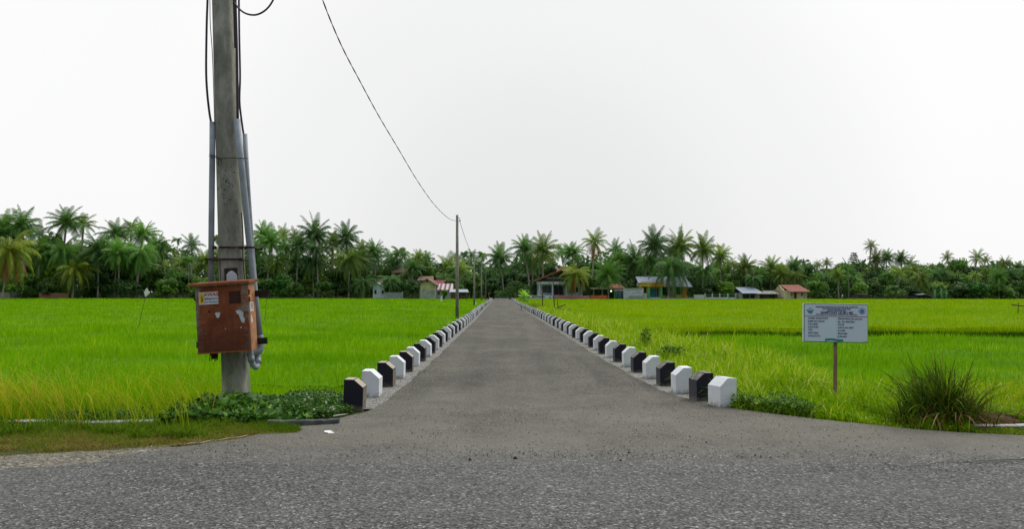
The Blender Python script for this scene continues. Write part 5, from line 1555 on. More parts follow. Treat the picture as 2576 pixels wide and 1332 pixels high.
# low walls and posts
h = House('low_wall', 1668, 1745, 180.8, 'low pale kerb wall in front of the yellow house', 'wall'); h.box('wall_panel', 1668, 1746, 0, .25, 751, 753, 'paleblue'); h.box('wall_base', 1570, 1667.7, .02, .2, 751.6, 753, 'greywall')
h = House('low_wall', 1746, 1772, 180.5, 'square white low wall panel right of the yellow house', 'wall'); h.box('wall_panel', 1746, 1772, 0, .3, 743, 753, 'paleblue'); h.box('coping', 1745.5, 1772.5, -.05, .35, 742, 743, 'cream')
h = House('post_fence', 1772, 1852, 181, 'white fence with square pillars right of the yellow house', 'fence'); h.box('base_wall', 1773, 1852, 0, .2, 748.5, 752, 'paleblue')
for x in (1773, 1791, 1809.5, 1830, 1850): h.box('pillar', x, x + 2.4, -.06, .26, 738.5, 752, 'paleblue')
h.box('rail', 1773, 1851, .05, .12, 742, 742.8, 'greywall')
h = House('low_wall', 1228, 1278, 176, 'low white wall closing the far end of the village road', 'wall'); h.box('wall_panel', 1244, 1279, 0, .25, 752.2, 756, 'white_paint')
h.box('coping', 1243.5, 1279.5, -.03, .28, 751.6, 752.2, 'white_paint')
# dark shed at the end of road
h = House('dark_shed', 1230, 1262, 212, 'dark thatched shed at the far end of the village road', 'shed')
h.box('wall', 1232, 1260, 0, 5, 738, 752, 'board'); h.roof_slope('roof', 1226, 1268, 724, 738, -1, 3, 'board', 1232, 1260); h.back_slope('roof', 1228, 1266, 724, 738, 6, 3, 'board')
picket(1262, 1330, 190, 744, 'dark fence across the end of the village road')
# G metal roofed hut
h = House('metal_roofed_hut', 1858, 1917, 184, 'low dark hut with wide blue grey metal roof right of the white fence', 'hut')
h.box('wall', 1860, 1908, 0, 5, 737, 752, 'greywall'); h.roof_slope('roof', 1865, 1918, 723, 738.5, -1.0, 3.5, 'metal_roof', 1859, 1908); h.back_slope('roof', 1860, 1908, 723, 737, 6, 3.5, 'metal_roof')
h.box('red_ridge_piece', 1858, 1866, 3.3, 3.6, 723, 728, 'maroon_roof'); h.opening('doorway', 1868, 1885, 740, 752, 'dark', 'board'); h.opening('doorway', 1887, 1898, 740, 752, 'dark', 'board')
h.roof_slope('awning', 1898, 1921, 736, 740, -1.8, -.1, 'old_metal'); h.box('post', 1901, 1904, -1.7, -1.5, 739.5, 752, 'old_metal')
h = House('small_shed', 1926, 1960, 184, 'small pale tin roofed shed between the hut and the cream house', 'shed')
h.box('wall', 1929, 1956, .3, 4, 739, 752, 'board'); h.roof_slope('roof', 1925, 1959, 732, 740, -.6, 2.8, 'old_metal', 1926, 1955); h.back_slope('roof', 1926, 1956, 732, 739, 4.5, 2.8, 'old_metal'); h.opening('doorway', 1936, 1950, 741, 751, 'dark', 'board', .3)
# I red roofed cream house
h = House('red_roofed_house', 1972, 2030, 182, 'cream house with brick red roof, brown door and two windows right of the small shed', 'house')
h.box('wall', 1973, 2028, 0, 7, 732, 753, 'cream')
h.roof_slope('roof', 1984, 2036, 717, 734.5, -.9, 3.5, 'red_roof', 1974, 2023); h.back_slope('roof', 1974, 2024, 717, 733, 8, 3.5, 'red_roof')
mb = MB(); X = h.x(1972.5); 
mb.add([(X, 0, h.z(732)), (X, 7, h.z(732)), (X, 3.5, h.z(718)), (X + .15, 0, h.z(732)), (X + .15, 7, h.z(732)), (X + .15, 3.5, h.z(718))], [(0, 1, 2), (3, 5, 4), (0, 2, 5, 3), (1, 4, 5, 2)]); mb.build('gable', M['cream'], h.e)
h.opening('door', 1997, 2004, 736, 752, 'door_brown', 'door_brown'); h.opening('window', 1988, 1994.5, 736, 746, 'glass', 'paleblue', 0, 2); h.opening('window', 2014, 2021, 736, 746, 'glass', 'paleblue', 0, 2)
h.box('pillar', 1984, 1985.5, -.5, -.3, 735, 752, 'cream'); h.box('pillar', 2026, 2027.5, -.5, -.3, 735, 752, 'cream')
# J shack with tarpaulin
h = House('tarp_shack', 2302, 2350, 183, 'dark shack under a sagging blue grey tarpaulin at the right', 'shack')
h.box('wall', 2305, 2345, .4, 4, 742, 752, 'board')
mb = MB(); n = 12
for i in range(n):
    a, c = i / n, (i + 1) / n
    f_ = lambda t: h.z(738.5 + 9 * max(0, t - .45) ** 2 * 3.2 + 0.7 * math.sin(t * 9))
    x0_, x1_ = h.x(2301 + 49 * a), h.x(2301 + 49 * c)
    mb.add([(x0_, -.5, f_(a) - .25), (x1_, -.5, f_(c) - .25), (x1_, 3, f_(c)), (x0_, 3, f_(a)), (x0_, -.5, f_(a) - .33), (x1_, -.5, f_(c) - .33), (x1_, 3, f_(c) - .08), (x0_, 3, f_(a) - .08)], [(0, 1, 2, 3), (0, 4, 5, 1), (4, 7, 6, 5), (2, 6, 7, 3)])
mb.build('tarpaulin', M['metal_roof'], h.e)
h.opening('doorway', 2312, 2330, 743, 752, 'dark', 'board', .4)
h = House('dark_shack', 2156, 2178, 184, 'small dark shack half hidden under trees behind the information sign', 'shack')
h.box('wall', 2158, 2176, 0, 3, 741, 752, 'board'); h.roof_slope('roof', 2155, 2179, 735, 742, -.6, 2, 'board'); h.opening('doorway', 2163, 2170, 744, 752, 'dark', 'board')
c = W(2119, 744, 181.5)
mb = MB(); mb.plate([(c.x - .25, 181.5, .1), (c.x - .1, 181.5, .9), (c.x + .15, 181.5, 1.1), (c.x + .1, 181.5, .5)], .03)
tag(mb.build('hanging_cloth', M['flag']), 'white cloth hanging under the dark trees left of the sign top', 'cloth')

# ================================================================ trees
LEAFP = leafy('palm_leaf', [(0, (0.049, 0.099, 0.0308)), (0.35, (0.099, 0.183, 0.0491)), (0.7, (0.168, 0.280, 0.0700)), (0.9, (0.280, 0.379, 0.1120)), (1, (0.420, 0.448, 0.1960))], trans=0.35, rough=0.45, objcol=True, spec=0.15)
LEAFT = leafy('tree_leaf', [(0, (0.046, 0.096, 0.0218)), (0.5, (0.103, 0.209, 0.0343)), (0.85, (0.206, 0.349, 0.0546)), (1, (0.337, 0.472, 0.0936))], trans=0.3, rough=0.5, objcol=True)
LEAFB = leafy('banana_leaf', [(0, (0.08, 0.17, 0.02)), (0.6, (0.20, 0.34, 0.05)), (1, (0.34, 0.42, 0.12))], trans=0.4, objcol=True)
DEADF = leafy('dead_frond', [(0, (0.20, 0.07, 0.015)), (0.5, (0.38, 0.16, 0.03)), (1, (0.48, 0.30, 0.09))], trans=0.3)
m, nt, b = base_mat('palm_trunk', 0.9, 0.15)
c = ramp(nt, noise(nt, 4, 5, stretch=(1, 1, .15)), [(0.3, (0.22, 0.20, 0.17)), (0.7, (0.45, 0.42, 0.36))])
nt.links.new(c, b.inputs['Base Color']); M['trunk'] = m
M['bark'] = HM('tree_bark', (0.07, 0.055, 0.04))

def fronds(nf, seed, e_hi, e_lo, L0, L1, nl=26, droop=1.15, leafl=0.25, leafw=0.028, hang=0.6, az_jit=.25, only=None, upright=0):
    """palm crown, radius about 1. returns Bag"""
    r = random.Random(seed); bag = Bag()
    for i in range(nf):
        t = (i + .5) / nf
        az = i * 2.39996 + r.uniform(-az_jit, az_jit)
        el = rad(e_hi + (e_lo - e_hi) * (t ** 0.85)) + r.uniform(-.1, .1)
        L = (L0 + (L1 - L0) * min(1, t * 1.8)) * r.uniform(.88, 1.08)
        ns = 12
        hd = Vector((math.cos(az), math.sin(az), 0))
        P = [Vector((0, 0, 0)) + hd * .02]; Tn = []
        for s in range(ns):
            q = (s + .5) / ns
            e = el - droop * (q ** 1.6) * (0.30 + .75 * math.cos(el)) * r.uniform(.85, 1.15)
            e = max(e, rad(-88))
            d = hd * math.cos(e) + Vector((0, 0, math.sin(e)))
            Tn.append(d); P.append(P[-1] + d * (L / ns))
        tone = min(.95, max(.05, .42 + r.gauss(0, .13) - .12 * t))
        # rachis as a thin ribbon pair
        vs, fs = [], []
        side = Vector((-hd.y, hd.x, 0))
        for s, p in enumerate(P):
            w_ = .014 * (1 - s / (ns + 1))
            up = side.cross(Tn[min(s, ns - 1)])
            vs += [p - side * w_, p + side * w_, p - up * w_, p + up * w_]
        Vr = np.array(vs); k = np.arange(ns) * 4
        bag.add(Vr, None, np.concatenate([np.stack([k, k + 1, k + 5, k + 4], 1), np.stack([k + 2, k + 3, k + 7, k + 6], 1)]), np.full(len(vs), min(1, tone + .3)))
        lv, lt_ = [], []
        for j in range(nl):
            q = .10 + .90 * (j + .5) / nl
            f_ = q * ns; s = min(int(f_), ns - 1)
            p = P[s].lerp(P[s + 1], f_ - s); d = Tn[s]
            ll = leafl * (math.sin(math.pi * (.12 + .80 * q)) ** .7) * r.uniform(.85, 1.1)
            for sg in (-1, 1):
                out_ = (side * sg * r.uniform(.65, .9) + d * (.35 + .5 * q) + Vector((0, 0, -1)) * hang * (.35 + .6 * max(0, math.cos(el))) * r.uniform(.7, 1.3)).normalized()
                wd_ = leafw * (1.1 - .4 * q)
                tip = p + out_ * ll + Vector((0, 0, -ll * .18))
                mid = p + out_ * ll * .5
                lv += [p - d * wd_ * .5, p + d * wd_ * .5, mid + d * wd_ * .55, mid - d * wd_ * .55, tip]
                lt_ += [min(1, max(0, tone + r.gauss(0, .06)))] * 5
        Vl = np.array(lv); k = np.arange(len(lv) // 5) * 5
        bag.add(Vl, np.stack([k + 3, k + 2, k + 4], 1), np.stack([k, k + 1, k + 2, k + 3], 1), np.array(lt_))
    return bag
CROWN = {}
CROWN['full'] = [fronds(32, s, 88, -48, .92, 1.02).build('palm_crown', LEAFP) for s in (1, 2, 3, 4)]
CROWN['cone'] = [fronds(34, s, 89, -40, 1.12, 1.0, droop=1.2, hang=.7).build('palm_crown', LEAFP) for s in (11, 12)]
CROWN['hang'] = [fronds(30, s, 60, -62, .9, 1.15, droop=1.3, hang=.9).build('palm_crown', LEAFP) for s in (21, 22, 23)]
CROWN['sparse'] = [fronds(19, s, 88, -40, .85, 1.0, nl=22, droop=1.2, hang=.6).build('palm_crown', LEAFP) for s in (31, 32, 33)]
CROWN['areca'] = [fronds(11, s, 78, -20, .8, 1.0, nl=11, droop=1.7, leafl=.42, leafw=.085, hang=.55).build('areca_crown', LEAFP) for s in (41, 42)]
DEAD = fronds(9, 51, -35, -72, .95, 1.15, nl=20, droop=.9, hang=.9).build('dead_fronds', DEADF)
def trunk_mesh(seed, lean, r0, r1):
    r = random.Random(seed); mb = MB(); n = 12
    P = [(lean * (i / n) ** 1.5 + .01 * math.sin(i * 1.3 + seed), .3 * lean * math.sin(i / n * 3), i / n) for i in range(n + 1)]
    P = [(x, y, z - .02 * (i == 0)) for i, (x, y, z) in enumerate(P)]
    return P, r0, r1
TR = []
for s, ln in ((1, 0.0), (2, .05), (3, -.06), (4, .11), (5, -.12)):
    TR.append((s, ln))
TRM = {}
def get_trunk(k, thick):
    """unit height trunk: x,y scaled with the height too, so radius is relative"""
    key = (k, thick)
    if key not in TRM:
        s, ln = TR[k]; n = 12
        P = [Vector((ln * (i / n) ** 1.6, ln * .4 * math.sin(i / n * 3), i / n if i else -.03)) for i in range(n + 1)]
        mb = MB(); mb.tube(P, [thick * (1.5 - .5 * min(1, i / 2)) * (1 - .25 * i / n) for i in range(n + 1)], 8)
        TRM[key] = (mb.mesh('palm_trunk', M['trunk'], True), P[-1].copy())
    return TRM[key]

def place_words(px):
    marks = [(70, 'above the leftmost grove'), (215, 'above the low orange wall on the left'), (330, 'behind the white diamond flag'), (500, 'left of the rusty box'),
             (640, 'behind the rusty box'), (760, 'right of the rusty box'), (925, 'left of the pale blue house'), (1000, 'above the pale blue house'),
             (1052, 'left of the yellow gabled house'), (1100, 'above the yellow gabled house'), (1150, 'above the open shed'), (1235, 'behind the slim poles'),
             (1330, 'at the end of the village road'), (1480, 'by the verandah house'), (1580, 'above the orange banner'), (1745, 'over the yellow house'),
             (1857, 'above the white post fence'), (1925, 'above the metal roofed hut'), (1965, 'above the small pale roofed shed'), (2045, 'above the cream red roofed house'), (2190, 'above the information sign'),
             (2300, 'right of the information sign'), (2420, 'above the tarpaulin shack'), (3000, 'near the right edge')]
    for m_, t in marks:
        if px < m_: return t
labelled = []
def palm(px, py, rpx, kind='full', Y=None, tint=(1, 1, 1), desc='green coconut palm', dead=False, by=750, tall=None):
    if Y is None: Y = (FAR_L if px < 1240 else FAR_R) + R.uniform(6, 26)
    c = W(px, py - rpx * .06, Y); rr_ = rpx * (1.05 if kind == 'hang' else 1.16) * Y / F
    H = c.z
    vi = R.randrange(len(CROWN[kind]))
    k = R.randrange(5) if H > 6 else R.randrange(3)
    thick = .006 if kind == 'areca' else (.017 if H > 9 else .026)
    me, top = get_trunk(k, thick)
    base = Vector((c.x - top.x * H, Y - top.y * H, 0))
    e = empty('areca_palm' if kind == 'areca' else 'coconut_palm', base, 0)
    e['category'] = 'palm tree'
    t = link('trunk', me, e); t.scale = (H, H, H)
    o = link('crown', CROWN[kind][vi], e, top * H); o.scale = (rr_, rr_, rr_ * R.uniform(.95, 1.1))
    o.rotation_euler = (R.uniform(-.22, .22), R.uniform(-.22, .22), R.uniform(0, 6.28))
    o.scale = (rr_ * R.uniform(.9, 1.08), rr_ * R.uniform(.9, 1.08), rr_ * R.uniform(.85, 1.2))
    j = R.uniform(.8, 1.3)
    o.color = (tint[0] * j, tint[1] * j, tint[2] * j, 1)
    if dead:
        d = link('dead_fronds', DEAD, e, top * H); d.scale = (rr_, rr_, rr_); d.rotation_euler = (0, 0, R.uniform(0, 6))
    labelled.append((e, desc, px))
    return e
YG, GR, DK, HAZE, OL, BR = (2.0, 1.5, .6), (1.1, 1.35, .8), (.8, .95, .85), (1.35, 1.5, 1.6), (1.5, 1.3, .75), (1.35, 1.05, .85)  # the pale bluish tint paints distance haze into the fronds
PALMS = [
 (22, 630, 74, 'hang', 190, YG, 'big yellowing coconut palm', True), (57, 572, 44, 'full', 214, GR, 'bright green coconut palm', False), (12, 590, 62, 'full', 215, GR, 'upright green coconut palm', False),
 (168, 562, 48, 'full', 215, GR, 'tallest coconut palm of the left grove', False), (210, 567, 38, 'sparse', 224, OL, 'olive coconut palm', False), (156, 632, 58, 'hang', 210, GR, 'drooping green coconut palm', False),
 (248, 634, 60, 'full', 211, DK, 'dark heavy crowned coconut palm', False), (293, 592, 44, 'full', 222, GR, 'full crowned green coconut palm', False), (331, 577, 34, 'sparse', 228, OL, 'thin crowned olive coconut palm', False),
 (360, 594, 42, 'full', 220, GR, 'wide green coconut palm', False), (188, 680, 56, 'hang', 208, YG, 'low coconut palm with yellow hanging fronds', False), (99, 590, 36, 'sparse', 230, DK, 'dark thin coconut palm', False),
 (356, 634, 54, 'hang', 210, GR, 'drooping green coconut palm', False), (445, 606, 15, 'areca', 214, DK, 'slender areca palm on a bare thin trunk', False), (433, 632, 15, 'areca', 213, OL, 'slightly shorter areca palm beside the slender one', False),
 (408, 622, 20, 'areca', 212, DK, 'dark bushy areca palm', False), (482, 622, 34, 'sparse', 216, (1, 1.15, 1.2), 'isolated star shaped coconut palm', False), (475, 656, 22, 'areca', 208, GR, 'short green areca palm in front of the star shaped one', False),
 (392, 624, 34, 'full', 225, GR, 'rounded coconut palm', False), (546, 604, 20, 'areca', 215, OL, 'olive areca palm beside the pole', False), (300, 640, 46, 'full', 209, GR, 'mid height coconut palm', False), (110, 640, 46, 'full', 213, GR, 'mid height coconut palm', False),
 (661, 596, 38, 'full', 222, GR, 'full green coconut palm', False), (680, 612, 40, 'full', 214, GR, 'thick green coconut palm on a pale trunk', False), (713, 598, 32, 'sparse', 226, OL, 'olive coconut palm', False), (740, 598, 27, 'sparse', 228, OL, 'small crowned coconut palm', False),
 (752, 622, 36, 'full', 213, DK, 'dark coconut palm', False), (791, 596, 44, 'cone', 215, DK, 'tall pointed coconut palm', False), (795, 625, 46, 'hang', 211, DK, 'dark drooping coconut palm on a pale trunk', False), (839, 613, 34, 'full', 220, OL, 'olive coconut palm', False),
 (871, 603, 44, 'full', 214, DK, 'tall broad coconut palm', False), (878, 652, 50, 'hang', 208, OL, 'wide hanging coconut palm in front of the grove', False), (911, 636, 32, 'full', 218, OL, 'yellow tinged coconut palm', False), (717, 622, 34, 'hang', 214, GR, 'drooping coconut palm', False), (640, 640, 36, 'full', 211, GR, 'low green coconut palm', False),
 (940, 637, 32, 'full', 219, DK, 'dark star shaped coconut palm', False), (978, 647, 28, 'sparse', 232, HAZE, 'hazy grey green coconut palm', False), (1007, 642, 30, 'areca', 222, DK, 'dark bushy palm with broad leaflets', False), (1053, 652, 24, 'full', 226, OL, 'curved coconut palm', False),
 (1073, 654, 24, 'full', 230, HAZE, 'pale coconut palm', False), (1106, 668, 13, 'areca', 224, DK, 'small dark areca palm', False), (1128, 664, 20, 'sparse', 238, HAZE, 'hazy coconut palm', False), (914, 712, 36, 'hang', 203, DK, 'low dark coconut palm', False),
 (980, 706, 32, 'hang', 200, DK, 'low drooping coconut palm', False), (1040, 676, 30, 'full', 206, DK, 'dark coconut palm', False), (1169, 643, 15, 'areca', 220, DK, 'dark areca palm', False), (1186, 650, 24, 'sparse', 236, HAZE, 'hazy coconut palm', False), (1150, 652, 20, 'sparse', 240, HAZE, 'faint hazy coconut palm', False),
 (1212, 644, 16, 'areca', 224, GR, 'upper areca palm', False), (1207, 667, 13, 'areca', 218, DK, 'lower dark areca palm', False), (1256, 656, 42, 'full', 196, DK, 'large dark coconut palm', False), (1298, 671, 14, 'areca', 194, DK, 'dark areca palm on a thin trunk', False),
 (1318, 628, 38, 'full', 192, (1, 1.2, 1.1), 'lush coconut palm', False), (1366, 634, 44, 'full', 189, OL, 'tall olive coconut palm', False), (1411, 640, 32, 'sparse', 214, HAZE, 'pale hazy coconut palm', False), (1438, 638, 36, 'full', 208, GR, 'green coconut palm', False), (1340, 655, 34, 'hang', 196, DK, 'dark drooping coconut palm', False),
 (1496, 612, 36, 'sparse', 192, OL, 'tall coconut palm with an orange skirt of dead fronds', True), (1447, 690, 46, 'hang', 182.5, YG, 'low yellow coconut palm with orange dead fronds', True), (1548, 632, 30, 'sparse', 204, DK, 'thin crowned coconut palm', False), (1530, 694, 44, 'cone', 182.5, GR, 'bright green young coconut palm', False),
 (1598, 662, 46, 'full', 198, DK, 'broad dark coconut palm', False), (1647, 622, 44, 'full', 189, DK, 'tall wide coconut palm', False), (1713, 624, 42, 'cone', 190, OL, 'tall spiky olive coconut palm', False), (1690, 672, 58, 'hang', 182, DK, 'large drooping coconut palm hiding the metal roof', False), (1768, 632, 40, 'full', 192, OL, 'tall coconut palm', False),
 (1770, 680, 40, 'hang', 186, DK, 'dark hanging coconut palm on a thick leaning trunk', False), (1695, 640, 38, 'full', 196, DK, 'dark coconut palm behind the others', False), (1812, 647, 34, 'full', 194, OL, 'spiky coconut palm', False), (1838, 667, 24, 'sparse', 200, OL, 'small olive coconut palm', False), (1630, 655, 36, 'hang', 192, GR, 'drooping green coconut palm', False), (1560, 660, 34, 'full', 200, GR, 'green coconut palm', False),
 (1876, 675, 32, 'full', 193, BR, 'dark spiky coconut palm', False), (1941, 678, 31, 'full', 195, OL, 'broad pale coconut palm', False), (1996, 675, 26, 'full', 199, DK, 'dark coconut palm', False), (2040, 676, 12, 'areca', 200, DK, 'tiny areca palm', False), (2057, 669, 17, 'sparse', 206, BR, 'brownish coconut palm', False), (2081, 665, 19, 'sparse', 208, BR, 'spiky brownish coconut palm', False),
 (2191, 621, 19, 'sparse', 206, BR, 'very tall thin coconut palm rising above all others', False), (2204, 656, 24, 'full', 202, BR, 'dark coconut palm', False), (2231, 650, 24, 'full', 203, DK, 'full dark coconut palm', False), (2266, 654, 24, 'full', 204, DK, 'dark coconut palm', False), (2288, 667, 24, 'sparse', 206, OL, 'spiky coconut palm', False), (2262, 684, 30, 'hang', 198, OL, 'low hanging coconut palm', False),
 (2312, 678, 15, 'sparse', 212, BR, 'small brownish coconut palm', False), (2344, 676, 15, 'sparse', 214, BR, 'small brownish coconut palm', False), (2383, 650, 20, 'sparse', 208, BR, 'tall brownish coconut palm', False), (2459, 652, 25, 'sparse', 206, OL, 'spread coconut palm', False), (2480, 657, 17, 'sparse', 212, BR, 'small coconut palm', False), (2528, 666, 23, 'sparse', 208, BR, 'spiky coconut palm', False), (2562, 674, 20, 'full', 206, DK, 'dark coconut palm', False), (2500, 680, 20, 'full', 210, DK, 'low dark coconut palm', False), (2430, 684, 20, 'full', 212, OL, 'low olive coconut palm', False), (2130, 686, 20, 'full', 210, GR, 'low green coconut palm', False)]
for px in list(range(1862, 2600, 27)) + list(range(575, 1240, 42)) + list(range(15, 560, 45)):
    px += R.uniform(-9, 9)
    top = np.interp(px, [0, 300, 420, 560, 900, 1240, 1860, 2576], [640, 640, 668, 650, 660, 682, 690, 690])
    PALMS.append((px, top + R.uniform(-8, 14), R.uniform(20, 30) if px > 1240 else R.uniform(28, 44), R.choice(['full', 'hang', 'sparse']), None, R.choice([GR, OL, DK, OL]), 'small background coconut palm', False))
for p in PALMS: palm(p[0], p[1], p[2], p[3], p[4], p[5], p[6], p[7])
# young bright palm / papaya at the end of the right bank
palm(1318, 748, 16, 'full', 118, (2.2, 2.2, 1.2), 'small bright green young palm on the road bank', by=760)

# broadleaf crowns -------------------------------------------------
def crown_mesh(seed, n, shape='round', lsz=.085):
    r = np.random.default_rng(seed)
    k = 22
    a = r.uniform(0, 6.283, k); zc = r.uniform(-.55, .8, k) if shape == 'round' else r.uniform(-.9, .95, k)
    rad_ = np.sqrt(np.clip(1 - zc ** 2, .05, 1)) * r.uniform(.25, .75, k) * (1 if shape == 'round' else (1 - (zc + 1) / 2 * .75))
    C = np.stack([rad_ * np.cos(a), rad_ * np.sin(a), zc * .8], 1)
    S_ = r.uniform(.22, .42, k) * (1 if shape == 'round' else .7)
    i = r.integers(0, k, n)
    d = r.normal(0, 1, (n, 3)); d /= np.linalg.norm(d, axis=1)[:, None]
    P = C[i] + d * (S_[i] * r.uniform(.5, 1.05, n) ** .7)[:, None] * np.array([1, 1, .8])
    nrm = d + r.normal(0, .55, (n, 3)); nrm[:, 2] += .35; nrm /= np.linalg.norm(nrm, axis=1)[:, None]
    u = np.cross(nrm, r.normal(0, 1, (n, 3))); u /= np.linalg.norm(u, axis=1)[:, None]
    v = np.cross(nrm, u)
    sz = (lsz * r.uniform(.6, 1.4, n))[:, None]
    V = np.stack([P - u * sz, P + v * sz * .55, P + u * sz, P - v * sz * .55], 1).reshape(-1, 3)
    q = np.arange(n) * 4
    tint = np.repeat(np.clip(.42 + r.normal(0, .14, n) + (r.uniform(-.2, .2, k))[i], 0, 1), 4)
    return np_mesh('tree_crown', V, None, LEAFT, tint, np.stack([q, q + 1, q + 2, q + 3], 1))
BC = [crown_mesh(s, 3400) for s in (1, 2, 3, 4, 5)]
def tier_mesh(seed):
    r = np.random.default_rng(seed); Ps = []
    for i in range(9):
        z = -.85 + i * .21; rr = .95 * (1 - i / 9.5) + .08
        for k in range(5):
            a = k * 1.256 + i * .7 + r.uniform(-.3, .3); m_ = 46
            q = r.uniform(.25, 1, m_)
            Ps.append(np.stack([np.cos(a) * rr * q + r.normal(0, .07, m_), np.sin(a) * rr * q + r.normal(0, .07, m_), z + .10 * q + r.normal(0, .025, m_)], 1))
    P = np.concatenate(Ps); n = len(P)
    u = r.normal(0, 1, (n, 3)); u[:, 2] *= .25; u /= np.linalg.norm(u, axis=1)[:, None]
    v = np.cross(np.array([0, 0, 1.0]) + r.normal(0, .3, (n, 3)), u); sz = (.10 * r.uniform(.6, 1.4, n))[:, None]
    V = np.stack([P - u * sz, P + v * sz * .5, P + u * sz, P - v * sz * .5], 1).reshape(-1, 3); q = np.arange(n) * 4
    return np_mesh('tree_crown', V, None, LEAFT, np.repeat(np.clip(r.normal(.4, .15, n), 0, 1), 4), np.stack([q, q + 1, q + 2, q + 3], 1))
BT = [tier_mesh(8)]
def limb_mesh(seed):
    r = random.Random(seed); mb = MB()
    mb.tube([(0, 0, -.03), (.01, 0, .3), (r.uniform(-.04, .04), 0, .62)], [.045, .032, .022], 7)
    for k in range(5):
        a = k * 1.256 + r.uniform(-.3, .3); z0_ = r.uniform(.3, .58)
        mb.tube([(0, 0, z0_), (math.cos(a) * .14, math.sin(a) * .14, z0_ + .14), (math.cos(a) * r.uniform(.2, .32), math.sin(a) * .26, z0_ + r.uniform(.24, .36))], [.02, .013, .006], 5)
    return mb.mesh('tree_trunk', M['bark'])
LM = [limb_mesh(s) for s in (1, 2, 3)]
def broad(px, pytop, wpx, Y, tint, desc, tallk=False, low=0.12):
    c = W(px, pytop - 7, Y); H = c.z; rw = wpx * 1.25 * Y / F / 2
    e = empty('broadleaf_tree', (c.x, Y, 0), 0); e['category'] = 'tree'
    t = link('trunk', R.choice(LM), e); t.scale = (H, H, H)
    rz = H * (1 - low) / 1.9
    rz = max(rz, rw * .9) if not tallk else rz
    o = link('crown', R.choice(BT if tallk else BC), e, (0, 0, H - rz * 1.02)); o.scale = (rw * 1.02, rw * 1.02, rz * 1.12)
    o.rotation_euler = (0, 0, R.uniform(0, 6.28)); j = R.uniform(.85, 1.15)
    o.color = (tint[0] * j, tint[1] * j, tint[2] * j, 1)
    labelled.append((e, desc, px))
T1, T2, T3, T4, T_HAZE = (1, 1, 1), (1.35, 1.45, 1.0), (.6, .7, .8), (1.7, 1.6, .8), (1.1, 1.3, 1.4)  # last tint carries painted distance haze for the hazy trees
